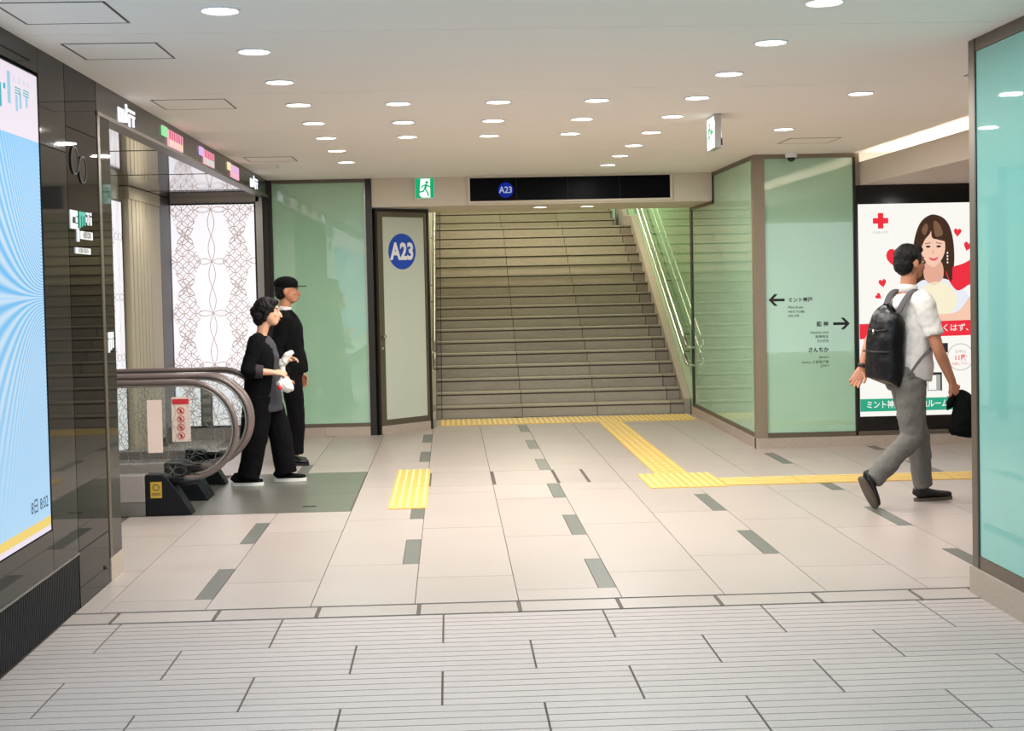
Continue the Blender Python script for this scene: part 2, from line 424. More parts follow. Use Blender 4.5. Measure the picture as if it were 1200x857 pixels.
# border of gutter stones between the smooth and the grooved paving
sx = [-.182 + .497 * i for i in range(-4, 7)]
for a, b in zip(sx, sx[1:]):
    a2, b2 = max(a + .010, -1.9), min(b - .010, 2.6)
    if b2 - a2 > .05: slab('gutter_stone', 'granite_floor', [(a2, 6.605), (b2, 6.605), (b2, 6.805), (a2, 6.805)])
    if -1.9 < a < 2.6: slab('gutter_drain', 'drain', [(a - .006, 6.605), (a + .006, 6.605), (a + .006, 6.805), (a - .006, 6.805)], z1=-.003)
rows = [6.58, 6.06, 5.61, 5.15, 4.69, 4.23, 3.77, 3.31]
for r, (yb, ya) in enumerate(zip(rows, rows[1:])):
    n = 7 if r == 0 else 6; off = (-.06 if r % 2 == 0 else -.445) - .775 * 4
    for i in range(10):
        x0, x1 = max(off + .775 * i, -1.9), min(off + .775 * (i + 1), 2.6)
        if x1 - x0 < .05: continue
        p = (yb - ya) / n; mb = MB()
        for j in range(n): mb.box(x0 + .0045, ya + j * p + .0038, -.02, x1 - .0045, ya + (j + 1) * p - .0038, 0)  # gaps bare the dark slab, its colour giving the grooves their shade
        mb.build('grooved_tile', 'granite_groove', floor)
slab('floor_tile', 'granite_groove', [(-2.4, -3.4), (2.6, -3.4), (2.6, 3.3), (-2.4, 3.3)])

# tactile paving: yellow blocks laid on the floor
def tactile(label, rects, group=None):
    """rects: (x0,y0,x1,y1,kind) blocks; kind 'bx' bars along X, 'by' bars along Y, 'dot'"""
    cx = sum(r[0] + r[2] for r in rects) / 2 / len(rects); cy = sum(r[1] + r[3] for r in rects) / 2 / len(rects)
    t = thing('tactile_strip', label, 'tactile paving', (cx, cy, 0))
    for x0, y0, x1, y1, kind in rects:
        b = MB().box(x0 + .001, y0 + .001, 0, x1 - .001, y1 - .001, .005).build('tactile_block', 'yellow', t)
        mb = MB()
        if kind == 'by':
            n = max(2, round((x1 - x0) / .0605))
            for i in range(n):
                x = x0 + (x1 - x0) * (i + .5) / n; box('raised_bar', 'yellow_bar', (x - .0095, y0 + .012, .005), (x + .0095, y1 - .012, .009), b)
        elif kind == 'bx':
            n = max(2, round((y1 - y0) / .075))
            for i in range(n):
                y = y0 + (y1 - y0) * (i + .5) / n; box('raised_bar', 'yellow_bar', (x0 + .012, y - .012, .005), (x1 - .012, y + .012, .009), b)
        else:
            nx = max(2, round((x1 - x0) / .07)); ny = max(2, round((y1 - y0) / .15))
            for i in range(nx):
                for j in range(ny):
                    mb.lathe([(.017, 0), (.012, .004)], (x0 + (x1 - x0) * (i + .5) / nx, y0 + (y1 - y0) * (j + .5) / ny, .005), 8)
        if kind == 'dot': mb.build('raised_dots', 'yellow_bar', b)['kind'] = 'stuff'
    return t
tactile('yellow tactile strip along the foot of the stone stairs', [(-.13 + .3 * i, 15.42, min(-.13 + .3 * (i + 1), 2.80), 16.1, 'by') for i in range(10)])
tactile('yellow tactile path running from the stair foot out towards the middle of the hall', [(1.665, 11.17 + .532 * i, 1.945, 11.17 + .532 * (i + 1), 'dot') for i in range(8)])
tactile('short wide yellow tactile patch where the two paths meet', [(1.515, 10.39, 1.815, 11.16, 'by'), (1.815, 10.39, 2.115, 11.16, 'by')])
tactile('yellow tactile path leading right past the walking man', [(2.118 + .6 * i, 10.44, 2.118 + .6 * (i + 1), 10.84, 'bx') for i in range(8)])
tactile('yellow tactile block with five long bars before the escalator landing', [(-.475, 9.74, -.19, 10.81, 'by'), (-.475, 10.81, -.19, 11.8, 'by')])
# steel landing plate
lp = thing('landing_plate', 'dull steel floor plate in front of the escalators', 'floor plate', (-1.4, 10.75, 0))
for y0, y1 in ((9.722, 10.55), (10.554, 11.30), (11.304, 11.778)):
    box('plate_panel', 'landing_steel', (-1.895, y0, -.004), (-.737, y1, .002), lp)
box('cover_seal', 'esc_black', (-1.10, 9.95, .002), (-1.0, 9.98, .004), lp)

# ================================================================== CEILING
ceiling = box('ceiling', 'seam', (-7, -3.6, H + .012), (9, 14.7, H + .12)); struct(ceiling)
cy = [-3.5, -1.56, .38, 2.32, 4.26, 6.2, 8.14, 10.08, 12.02, 14.68]
for a, b in zip(cy, cy[1:]):
    g = .003 if a in (6.2, 8.14) else .0015
    g2 = .003 if b in (6.2, 8.14) else .0015
    box('ceiling_panel', 'ceiling_white', (-1.96, a + g, H), (9, b - g2, H + .03), ceiling)
for x0, y0, s in ((-1.775, 5.50, .44), (-1.765, 6.42, .44), (-1.77, 8.34, .45), (-1.77, 12.05, .43), (2.85, 11.24, .43), (3.02, 7.45, .43)):
    fr = MB()
    for a in ((x0, y0, x0 + s, y0 + .006), (x0, y0 + s - .006, x0 + s, y0 + s), (x0, y0, x0 + .010, y0 + s), (x0 + s - .010, y0, x0 + s, y0 + s)):
        fr.box(a[0], a[1], H - .0025, a[2], a[3], H + .001)
    p = box('access_panel', 'ceiling_white', (x0 + .01, y0 + .01, H - .002), (x0 + s - .01, y0 + s - .01, H + .002), ceiling)
    fr.build('panel_frame', 'bronze_dark', p)

def downlight(x, y, label, z=H, watts=None, grp='round ceiling downlights'):
    t = thing('downlight', label, 'ceiling light', (x, y, z), group=grp)
    n = 28; mb = MB()
    mb.lathe([(.074, .0), (.084, .0), (.084, -.006), (.076, -.008), (.072, -.003)], (x, y, z), n)
    mb.f = mb.f[:-2]
    mb.build('trim_ring', 'sign_white', t, smooth=False)
    MB().lathe([(.073, -.002), (.073, -.0045)], (x, y, z), n).build('diffuser', 'lamp_disc', t)
    area_light('downlight_or_fill_lamp', (x, y, z - .014), .13, watts or LAMP_W, (.86, .97, 1) if y < 7.2 else (1, .975, .94))
ORD = ['first', 'second', 'third', 'fourth', 'fifth', 'sixth', 'seventh', 'eighth', 'ninth', 'tenth']
def light_row(x, ys, where):
    for i, y in enumerate(ys): downlight(x, y, f'round ceiling downlight, {ORD[i]} from the front in {where}')
light_row(-.914, [3.7, 4.7] and [5.70, 6.69, 7.69, 8.65, 9.62, 10.58, 11.58, 12.66], 'the long left row above the escalator side')
light_row(-.290, [8.665, 9.655, 10.60], 'the short row second from the left')
light_row(.341, [8.662, 9.65, 10.62], 'the short middle row')
light_row(.966, [8.66, 9.64, 10.57], 'the short row fourth from the left')
light_row(1.597, [5.70, 6.65, 7.64, 8.62, 9.58, 10.58, 11.57, 12.50, 13.46], 'the long right row leading to the stairs')
light_row(2.618, [8.54, 10.52], 'the far right pair by the camera dome')
downlight(1.04, 15.23, 'round downlight in the low soffit over the stairs, left of the two', 2.445, LAMP_W * .35, 'soffit downlights over the stairs')
downlight(1.566, 15.23, 'round downlight in the low soffit over the stairs, right of the two', 2.445, LAMP_W * .35, 'soffit downlights over the stairs')
# unseen lamps behind the camera, stronger and cooler, added to cool the front ceiling
for x in (-.914, .341, 1.597):
    for y in (-1.5, .5, 2.5): area_light('downlight_or_fill_lamp', (x, y, H - .02), .13, LAMP_W * 2.1, (.74, .93, 1))
for x, y in ((3.6, 8.54), (3.4, 6.4), (5.2, 9.6), (5.2, 7.0), (6.8, 9.6)): area_light('downlight_or_fill_lamp', (x, y, (2.44 if x > 3.87 and y > 8 else H) - .02), .13, LAMP_W * .8)
area_light('stair_fill_light', (1.3, 18.9, 4.0), .5, 75.0, (1, .9, .68)); area_light('stair_fill_light', (1.3, 22.0, 5.0), .5, 75.0 * 1.2, (.95, 1, .8))  # unseen lamps added to light the flight of steps

# ================================================================== LEFT WALL (black glass, screen, pillar)
XW = -1.9
wl = sempty('wall_left')
box('wall_core', 'black', (-2.4, -3.5, 0), (XW - .05, 7.80, H), wl)
box('glass_panel', 'grey_glass', (XW - .05, 6.515, .285), (XW, 6.945, 2.30), wl)
box('glass_panel', 'grey_glass', (XW - .05, 6.515, 2.304), (XW, 6.945, H), wl)
box('glass_panel', 'black_glass', (XW - .05, 6.953, 0), (XW, 7.56, .285), wl)
box('glass_panel', 'black_glass', (XW - .05, 6.953, .289), (XW, 7.56, 2.435), wl)
box('glass_panel', 'black_glass', (XW - .05, 6.953, 2.439), (XW, 7.56, H), wl)
box('glass_panel', 'grey_glass', (XW - .05, -3.5, 2.63), (XW, 6.51, H), wl)
box('glass_panel', 'grey_glass', (XW - .05, -3.5, .285), (XW, 6.51, .475), wl)
box('glass_panel', 'grey_glass', (XW - .05, -3.5, .48), (XW - .002, -2.5, 2.63), wl)
box('jamb', 'bronze', (-2.4, 7.568, .13), (XW + .004, 7.62, 2.58), wl)
box('jamb', 'grey_glass', (-2.4, 7.622, .13), (XW + .002, 7.835, 2.58), wl); box('wall_core', 'black', (-2.4, 7.568, 2.58), (XW - .09, 7.84, H), wl)
box('jamb_foot', 'plinth', (-2.4, 7.568, 0), (XW + .006, 7.838, .13), wl)
for y, z in ((7.085, 2.275), (7.235, 2.24)):
    c = MB(); c.prism(disc(28, .066, (y, z)), (XW, 0, 0), **FX, t=.004); c.build('round_disc', 'grey_glass', wl); r_ = MB(); ring_poly(r_, .066, .071, (y, z), (XW, 0, 0), **FX, t=.007); r_.build('disc_ring', 'black', wl)  # two thin round discs with a black rim
MB().prism(disc(14, .012, (7.47, .10)), (XW, 0, 0), **FX, t=.012).build('lock', 'bronze', wl)
# grille below the screen
gr = thing('air_grille', 'black slatted air grille along the floor below the big screen', 'grille', (XW, 5, 0))
box('grille_back', 'black', (XW - .045, -1, .004), (XW - .02, 6.945, .275), gr)
mb = MB()
for i in range(int((6.94 - 3.4) / .022)):
    y = 6.93 - i * .022; mb.box(XW - .02, y - .006, .006, XW, y + .004, .272)
s = mb.build('grille_slat', 'grille', gr); s['kind'] = 'stuff'
box('grille_rail', 'steel_dull', (XW - .03, -1, .274), (XW + .004, 6.945, .284), gr)
# LED screen
led = thing('led_screen', 'tall glowing advertising screen with pale blue picture set in the left wall', 'screen', (XW, 5, .48))
box('screen_case', 'black', (XW - .06, -2.45, .478), (XW - .012, 6.512, 2.622), led)
box('picture', 'led_blue', (XW - .012, -2.4, .55), (XW - .004, 6.502, 2.305), led)
box('picture_top', 'led_white', (XW - .012, -2.4, 2.305), (XW - .004, 6.502, 2.612), led)
box('picture_stripe', 'led_yellow', (XW - .012, -2.4, .508), (XW - .004, 6.502, .55), led)
box('picture_edge', 'led_white', (XW - .012, -2.4, .482), (XW - .004, 6.502, .508), led)
O = (XW - .004, 0, 0)
mb, mb2 = 'led_teal', 'led_pale'
def sc(px, py): return (5.955 + .0136 * px - .00003 * px * px, 2.61 - (py - (71 + .53 * px)) * .0040)
def stroke(m_, x0, y0, x1, y1, sk=.53):
    MB().prism([sc(x0, y0 + sk * 0), sc(x1, y0 + sk * (x1 - x0)), sc(x1, y1 + sk * (x1 - x0)), sc(x0, y1)], O, **FX, t=.0012).build('logo_stroke', m_, led)
stroke(mb, -5, 93, 2, 119); stroke(mb, 4.3, 97, 6.3, 103); stroke(mb2, 8.5, 84, 11.5, 119)
for i in range(3): stroke(mb, 16.5, 102 + 3 * i, 23, 103.2 + 3 * i); stroke(mb, 26, 106.5 + 3 * i, 33, 107.7 + 3 * i)
stroke(mb2, 17, 111, 19.2, 129); stroke(mb2, 21.3, 109, 23.6, 127); stroke(mb2, 29, 114, 31.2, 127)
mb = MB()
for ch, px, py in (('K', 15.5, 94), ('O', 21.5, 97), ('B', 27, 100), ('E', 32, 102.5)): text(mb, ch, .036, (XW - .0035, *sc(px, py)), **FX, align='CENTER')
mb.build('lettering', 'led_pale', led)
mb = MB(); text(mb, '8日 8:02', .075, (XW - .0035, 6.20, .625), **FX, bold=.01); mb.build('lettering', 'led_ink', led)

# lettering fixed to the pillar
ql = thing('wall_logo', 'white and green letters with two small plates fixed to the black pillar', 'sign', (XW, 7.15, 1.9))
def qp(px, py): return (6.953 + .0158 * (px - 80), 2.018 - (py - 248 - .22 * (px - 80)) * .0041)
def qs(m_, x0, y0, x1, y1, x=XW):
    a, b = qp(x0, y0), qp(x1, y0); z1 = a[1] - (y1 - y0) * .0041
    m_.prism(rect(a[0], z1, b[0], a[1]), (x, 0, 0), **FX, t=.006)
mb = MB(); qs(mb, 81, 248, 89.5, 256); qs(mb, 81, 256, 83.3, 264); qs(mb, 87.6, 256, 89.5, 264); qs(mb, 81, 264, 89.5, 271); qs(mb, 88.5, 271, 91, 288)
mb.build('letter', 'sign_white', ql)
mb = MB(); qs(mb, 91.4, 250.2, 99.4, 256); qs(mb, 91.4, 256, 93.4, 271); qs(mb, 94.5, 256.5, 96.2, 269.5); qs(mb, 97.6, 257, 99.4, 268.5); mb.build('letter', 'print_green', ql)
mb = MB(); qs(mb, 100.4, 252, 103.8, 255); qs(mb, 100, 258, 101.2, 268); qs(mb, 102.8, 255, 103.8, 268); qs(mb, 100, 265, 103.8, 268); mb.build('letter', 'sign_white', ql)
mb = MB(); qs(mb, 105.4, 252.5, 107, 256.5); qs(mb, 105.4, 258.5, 107, 269); mb.build('letter', 'sign_white', ql)
for x0, y0, x1, y1, tx, sz in ((92.4, 275, 107.6, 285, 'VISION', .05), (86, 295, 104.4, 302.5, 'KOBE VISION', .033)):
    mb = MB(); qs(mb, x0, y0, x1, y1); p = mb.build('name_plate', 'sign_white', ql)
    a, b = qp(x0, y0), qp(x1, y0); mb = MB(); text(mb, tx, sz, (XW + .007, (a[0] + b[0]) / 2, a[1] - (y1 - y0) * .00205), **FX, align='CENTER', bold=.01); mb.build('lettering', 'ink', p)
ml = thing('small_logo', 'small white letter m on the dark jamb beside the escalator opening', 'sign', (XW, 7.72, 1.3))
mb = MB()
for y0, z0, y1, z1 in ((7.655, 1.335, 7.775, 1.375), (7.655, 1.262, 7.685, 1.34), (7.70, 1.275, 7.728, 1.34), (7.745, 1.285, 7.775, 1.34)): mb.prism(rect(y0, z0, y1, z1), (XW + .002, 0, 0), **FX, t=.005)
mb.build('letter', 'sign_white', ml)

# fascia over the escalator opening with its lit logos
fs = box('trim_2', 'fascia_black', (XW - .09, 7.57, 2.585), (XW, 14.66, H)); struct(fs)
box('trim_rail', 'bronze', (XW - .09, 7.57, 2.568), (XW + .008, 14.66, 2.588), fs)
def mint(y0, w, where):
    t = thing('lit_logo', f'white glowing bar logo on the black fascia, {where}', 'sign', (XW, y0, 2.65), group='lit logos on the escalator fascia')
    mb = MB(); Y = lambda f: y0 + w * f; Z = lambda f: 2.592 + .125 * f
    for a, b, c, d in ((0, .0, .13, .68), (.13, .54, .36, .68), (.19, .04, .28, .54), (.34, .08, .41, .54), (.44, .14, .54, 1.0), (.61, -.04, .71, .60), (.71, .48, 1.0, .60), (.85, .06, .95, .48)):
        mb.prism(rect(Y(a), Z(b), Y(c), Z(d)), (XW, 0, 0), **FX, t=.004)
    for i in range(4): mb.prism(rect(Y(.58 + .115 * i), Z(.70), Y(.655 + .115 * i), Z(.84)), (XW, 0, 0), **FX, t=.004)
    mb.build('logo_bars', 'logo_white', t)
def shop(y0, w, m1, m2, m3, m4, label):
    t = thing('lit_logo', label, 'sign', (XW, y0, 2.65), group='lit logos on the escalator fascia')
    Y = lambda f: y0 + w * f; Z = lambda f: 2.592 + .118 * f
    MB().prism([(Y(0), Z(.45)), (Y(.24), Z(.45)), (Y(.24), Z(1)), (Y(0), Z(1))], (XW, 0, 0), **FX, t=.01).build('logo_block', m1, t)
    MB().prism(rect(Y(.27), Z(0), Y(1), Z(.95)), (XW, 0, 0), **FX, t=.010).build('logo_block', m2, t)
    mb = MB()
    for i in range(6): mb.prism(rect(Y(.31 + .115 * i), Z(.42), Y(.365 + .115 * i), Z(.92)), (XW + .010, 0, 0), **FX, t=.002)
    mb.build('logo_bars', m3, t)
    mb = MB()
    for i in range(6): mb.prism(rect(Y(.34 + .115 * i), Z(.06), Y(.39 + .115 * i), Z(.4)), (XW + .010, 0, 0), **FX, t=.002)
    mb.build('logo_bars', m4, t)
mint(8.06, .43, 'nearest the black pillar')
shop(9.27, .70, 'logo_green', 'logo_pink', 'logo_red', 'logo_cream', 'glowing green and crimson striped logo, second from the pillar on the black fascia')
shop(10.65, .64, 'logo_lilac', 'logo_pink', 'logo_red', 'logo_mint', 'glowing lilac, pink and mint logo in the middle of the black fascia')
shop(12.0, .61, 'logo_cream', 'logo_pink', 'logo_lilac', 'logo_pink', 'glowing cream and pale pink logo on the black fascia, second from the far end')
mint(13.37, .52, 'at the far end by the green glass')

# ================================================================== ESCALATOR BAY
bay = sempty('wall_bay')
box('bay_soffit', 'mirror_soffit', (-6.6, 7.84, 2.575), (XW - .09, 14.68, 2.62), bay)
for y in (9.6, 11.6, 13.5): box('soffit_seam', 'bronze', (-6.6, y, 2.572), (XW - .09, y + .008, 2.58), bay)
box('bay_near_wall', 'white_wall', (-6.6, 7.80, 0), (-2.4, 7.86, 2.6), bay)
box('bay_end_wall', 'white_wall', (-6.7, 7.8, 0), (-6.6, 12.2, 2.6), bay)
box('bay_side_wall', 'white_wall', (-6.6, 12.1, 0), (-3.02, 12.2, 2.6), bay)
box('bay_side_wall', 'white_wall', (-3.2, 12.11, 0), (-3.02, 14.8, 2.6), bay)
for x, y in ((-3.9, 10.6), (-4.4, 9.0), (-2.5, 13.1)): area_light('downlight_or_fill_lamp', (x, y, 2.56), .12, LAMP_W * .7)  # unseen lamps added to brighten the escalator bay
# fluted pilaster on the side wall
fl = sempty('trim_3')
box('pilaster_back', 'beige_panel', (-3.02, 12.74, .10), (-2.965, 14.10, 2.57), fl)
for a, b in ((12.74, 12.86), (12.885, 13.02), (13.045, 13.16), (13.185, 13.30), (13.325, 13.44), (13.465, 13.60), (13.625, 14.10)):
    box('flute_rib', 'beige_panel', (-2.97, a, .10), (-2.93, b, 2.455), fl, bevel=.006)
box('pilaster_head', 'beige_panel', (-2.97, 12.74, 2.457), (-2.925, 14.10, 2.57), fl)
box('corner_strip', 'bronze_dark', (-3.02, 14.105, .0), (-2.93, 14.62, 2.57), fl)
box('corner_strip', 'steel_dull', (-2.99, 14.60, .0), (-2.925, 14.645, 2.57), fl)
def panel(label, ax, a, b, mt):
    c = [(a[i] + b[i]) / 2 for i in range(3)]
    t = thing('light_panel', label, 'light panel', (c[0], c[1], a[2]))
    x = MB().box(*a, *b); o = bpy.data.objects.new('lit_face', x.mesh('lit_face', mt, off=(0, 0, 0))); C.objects.link(o)
    o.parent = t; o.matrix_parent_inverse = Matrix.Translation(-Vector(t.location))
    m2 = MB(); w = .018
    if ax == 1:
        y = a[1] - .006
        for q in ((a[0] - w, a[2] - w, b[0] + w, a[2]), (a[0] - w, b[2], b[0] + w, b[2] + w), (a[0] - w, a[2], a[0], b[2]), (b[0], a[2], b[0] + w, b[2])): m2.box(q[0], y, q[1], q[2], b[1], q[3])
    else:
        x1 = b[0] + .006
        for q in ((a[1] - w, a[2] - w, b[1] + w, a[2]), (a[1] - w, b[2], b[1] + w, b[2] + w), (a[1] - w, a[2], a[1], b[2]), (b[1], a[2], b[1] + w, b[2])): m2.box(a[0], q[0], q[1], x1, q[2], q[3])
    m2.build('panel_frame', 'bronze_dark', t)
panel('tall glowing white panel of interlaced circles behind the escalators', 1, (-2.965, 14.62, .15), (-2.045, 14.66, 2.50), 'lattice_back')
panel('narrow glowing white panel with dark circle border left of the fluted pilaster', 0, (-3.02, 12.2, .15), (-2.99, 12.70, 2.42), 'lattice_side')
box('bay_baseboard', 'esc_grey', (-3.0, 14.615, 0), (-2.03, 14.68, .125), bay)
box('bay_back', 'white_wall', (-3.2, 14.68, 0), (XW, 14.75, 2.75), bay)
box('bay_head', 'esc_grey', (-3.0, 14.60, 2.525), (-1.99, 14.66, 2.575), bay)
box('bay_post', 'steel', (-2.025, 14.60, 0), (-1.955, 14.68, 2.575), bay); box('bay_post', 'bronze_dark', (-1.95, 14.62, 0), (-1.90, 14.68, 2.575), bay)

# escalators
def escalator(ya, yb, label, plates):
    t = thing('escalator', label, 'escalator', (-2.4, (ya + yb) / 2, 0))
    cx, cz, R = -1.885, .602, .345
    for i, y in enumerate((ya, yb)):
        path = [(-6.3, y, cz + R), (-4.5, y, cz + R), (-3, y, cz + R)] + [(cx + R * math.sin(a), y, cz + R * math.cos(a)) for a in [math.pi * j / 20 for j in range(0, 21)]] + [(cx - .03, y, cz - R - .001)]
        h = MB().tube(path, [(.018, .036)] * len(path), 10, ref=None if False else (0, 0, 1) if False else None)
        h = MB()
        # flattened handrail: loft with the lateral axis fixed
        h.tube(path, [(.036, .020)] * len(path), 12, ref=(0, 1, 0))
        hr = h.build('handrail', 'rubber', t, smooth=True)
        r2 = R - .024; p2 = [(-6.3, y, cz + r2), (-3, y, cz + r2)] + [(cx + r2 * math.sin(a), y, cz + r2 * math.cos(a)) for a in [math.pi * j / 20 for j in range(0, 20)]]
        MB().tube(p2, [(.024, .010)] * len(p2), 8, ref=(0, 1, 0)).build('guide_rail', 'steel', hr, smooth=True)
        r3 = R - .03
        poly = [(-6.3, .27), (-2.0, .27)] + [(cx + r3 * math.sin(a), cz + r3 * math.cos(a)) for a in [math.pi * (20 - j) / 20 for j in range(1, 21)]] + [(-6.3, cz + r3)]
        MB().prism(poly, (0, y - .005, 0), (1, 0, 0), (0, 0, 1), (0, 1, 0), .01).build('balustrade_glass', 'etched_glass', t)
        w = .065
        box('deck', 'esc_grey', (-6.3, y - w, .10), (-2.185, y + w, .292), t, bevel=.004)
        box('deck_skirt', 'steel_dull', (-6.3, y - w + .004, 0), (-2.185, y + w - .004, .098), t)
        cap = MB().prism([(-2.18, .0025), (-1.855, .0025), (-1.875, .045), (-1.95, .17), (-2.03, .272), (-2.06, .29), (-2.18, .296)], (0, y - w - .004, 0), (1, 0, 0), (0, 0, 1), (0, 1, 0), 2 * w + .008).build('newel_base', 'esc_black', t, bevel=.006)
        MB().tube([(-2.03, y, .24), (-1.93, y, .235), (-1.80, y, .245)], [(.045, .03)] * 3, 8, ref=(0, 1, 0)).build('handrail_inlet', 'esc_black', t, smooth=True)
        if plates and i == 0:
            box('maker_label', 'label_gold', (-2.145, y - w - .007, .13), (-2.065, y - w - .0035, .245), cap)
            mm = MB(); ring_poly(mm, .018, .024, (-2.105, .205), (0, y - w - .0075, 0), **FY, t=.001); 
            for z in (.16, .15): mm.box(-2.135, y - w - .0082, z, -2.075, y - w - .007, z + .005)
            mm.build('label_print', 'bronze', cap)
    yi0, yi1 = ya + .07, yb - .07
    box('skirt_panel', 'steel_dull', (-6.3, yi0 - .006, .0), (-2.2, yi0, .10), t); box('skirt_panel', 'steel_dull', (-6.3, yi1, .0), (-2.2, yi1 + .006, .10), t)
    box('comb_plate', 'steel', (-2.62, yi0, .002), (-2.3, yi1, .012), t); box('comb_floor', 'landing_steel', (-2.298, ya - .06, -.004), (-1.9, yb + .06, .002), t)
    for i in range(5):
        x1 = -2.63 - .4 * i; mb = MB(); n = 14
        for j in range(n):
            y = yi0 + (yi1 - yi0) * (j + .5) / n; mb.box(x1 - .396, y - .011, .0, x1, y + .011, .008)
        mb.build('step_tread', 'steel_dull', t)
    return t
e1 = escalator(9.80, 10.45, 'nearer escalator with glass sides and a black newel bearing a gold label', True)
box('notice_plate', 'label_peach', (-2.166, 9.788, .446), (-2.062, 9.795, .823), e1)
st = box('warning_sticker', 'label_peach', (-2.125, 10.437, .45), (-1.985, 10.445, .79), e1)
mb = MB(); mb.box(-2.118, 10.4345, .735, -1.992, 10.4365, .775)
for i in range(4):
    z = .685 - .063 * i; ring_poly(mb, .023, .028, (-2.055, z), (0, 10.4365, 0), **FY, t=.002, n=18)
    mb.prism([(-2.055 - .018, z + .013), (-2.055 - .013, z + .018), (-2.055 + .018, z - .013), (-2.055 + .013, z - .018)], (0, 10.4365, 0), **FY, t=.002)
    mb.box(-2.062, 10.4345, z - .016, -2.05, 10.4365, z + .012)
mb.build('prohibition_marks', 'red', st)
e2 = escalator(10.60, 11.28, 'farther escalator with glass sides behind the nearer one', False)
gp = box('notice_plate', 'steel_dull', (-1.93, 10.588, .545), (-1.84, 10.595, .86), e2)
mb = MB()
for i in range(4): mb.box(-1.915, 10.5855, .58 + .07 * i, -1.855, 10.588, .62 + .07 * i)
mb.build('plate_print', 'plinth', gp)

# ================================================================== BACK WALL, LEFT (green glass)
wb = sempty('wall_back')
box('wall_core', 'bronze_dark', (-1.9, 14.74, 0), (-.8, 14.80, H), wb)
box('glass_panel', 'green_glass', (-1.86, 14.69, .13), (-.885, 14.71, 2.715), wb)
box('glass_return', 'frosted', (-.884, 14.69, .13), (-.868, 14.71, 2.715), wb)
box('frame_post', 'bronze_dark', (-1.9, 14.66, .10), (-1.86, 14.74, H), wb); box('frame_post', 'bronze_dark', (-.868, 14.66, 0), (-.80, 14.80, H), wb)
box('frame_rail', 'bronze', (-1.86, 14.665, 2.712), (-.868, 14.74, H), wb); box('frame_rail', 'bronze', (-1.86, 14.665, .098), (-.868, 14.74, .135), wb)
bb = sempty('baseboard_back')
for a, b in ((-1.9, -1.35), (-1.348, -.87)): box('plinth_stone', 'plinth', (a, 14.655, 0), (b, 14.74, .096), bb)

# ================================================================== DOOR WITH A23
dr = bpy.data.objects.new('door_1', None); C.objects.link(dr); dr.location = (-.784, 14.674, 0); dr.rotation_euler = (0, 0, math.atan2(.519, .562)); dr['kind'] = 'structure'; dr['_local'] = 1
Wd = .765
box('door_stile', 'bronze', (0.03, -.02, .095), (.105, .03, 2.40), dr, bevel=.003); box('door_stile', 'bronze', (.705, -.02, .095), (.735, .03, 2.40), dr, bevel=.003)
box('door_edge', 'bronze_dark', (0, -.025, 0), (.028, .03, 2.435), dr); box('door_edge', 'bronze_dark', (.737, -.025, 0), (Wd, .03, 2.435), dr)
box('door_rail', 'bronze', (.105, -.018, .097), (.705, .03, .155), dr); box('door_rail', 'bronze', (.105, -.018, 2.345), (.705, .03, 2.40), dr)
box('door_head', 'bronze_dark', (.028, -.025, 2.402), (.737, .03, 2.435), dr)
box('door_plinth', 'plinth', (.03, -.022, .0), (.735, .03, .093), dr)
box('door_glass', 'frosted', (.105, -.006, .155), (.705, .006, 2.345), dr)
kn = MB(); kn.tube([(.065, -.02, 1.06), (.065, -.05, 1.06)], .011, 10); kn.ellipsoid((.065, -.062, 1.06), (.022, .022, .022)); kn.build('door_knob', 'chrome', dr, smooth=True)
MB().prism(disc(16, .014), (.065, -.02, .93), **FY, t=.006).build('door_lock', 'chrome', dr)
dd = MB().prism(disc(48, .195), (.385, -.006, 1.972), **FY, t=.003).build('number_disc', 'sign_blue', dr)
mb = MB(); text(mb, 'A23', .25, (.385, -.0098, 1.965), **FY, align='CENTER', bold=.04, sx=.80, spacing=.98); mb.build('lettering', 'sign_white', dd)

# ================================================================== FASCIA OVER THE STAIRS
f1 = box('trim_1', 'fascia_white', (-.80, 14.68, 2.445), (2.87, 15.98, H + .01)); struct(f1)
box('stair_lintel', 'fascia_white', (-.3, 15.9, 2.47), (3.1, 16.0, 4.6), f1)
sd = thing('sign_display', 'long black display with a blue A23 disc on the fascia over the stairs', 'display', (1.33, 14.67, 2.6))
box('display_panel', 'display_black', (.253, 14.655, 2.487), (2.405, 14.682, 2.733), sd)
mb = MB()
for a in ((.228, 2.462, 2.43, 2.486), (.228, 2.734, 2.43, H - .001), (.228, 2.486, .252, 2.734), (2.406, 2.486, 2.43, 2.734)): mb.box(a[0], 14.648, a[1], a[2], 14.682, a[3])
mb.build('display_frame', 'fascia_white', sd)
dd = MB().prism(disc(40, .082), (.636, 14.655, 2.60), **FY, t=.002).build('number_disc', 'disp_blue', sd)
mb = MB(); text(mb, 'A23', .098, (.636, 14.6525, 2.599), **FY, align='CENTER', bold=.012, sx=.9, spacing=.95); mb.build('lettering', 'disp_white', dd)
mb = MB()
for x in (.75, 1.3, 1.86): mb.box(x, 14.6545, 2.495, x + .003, 14.656, 2.725)
mb.build('panel_seam', 'black', sd)

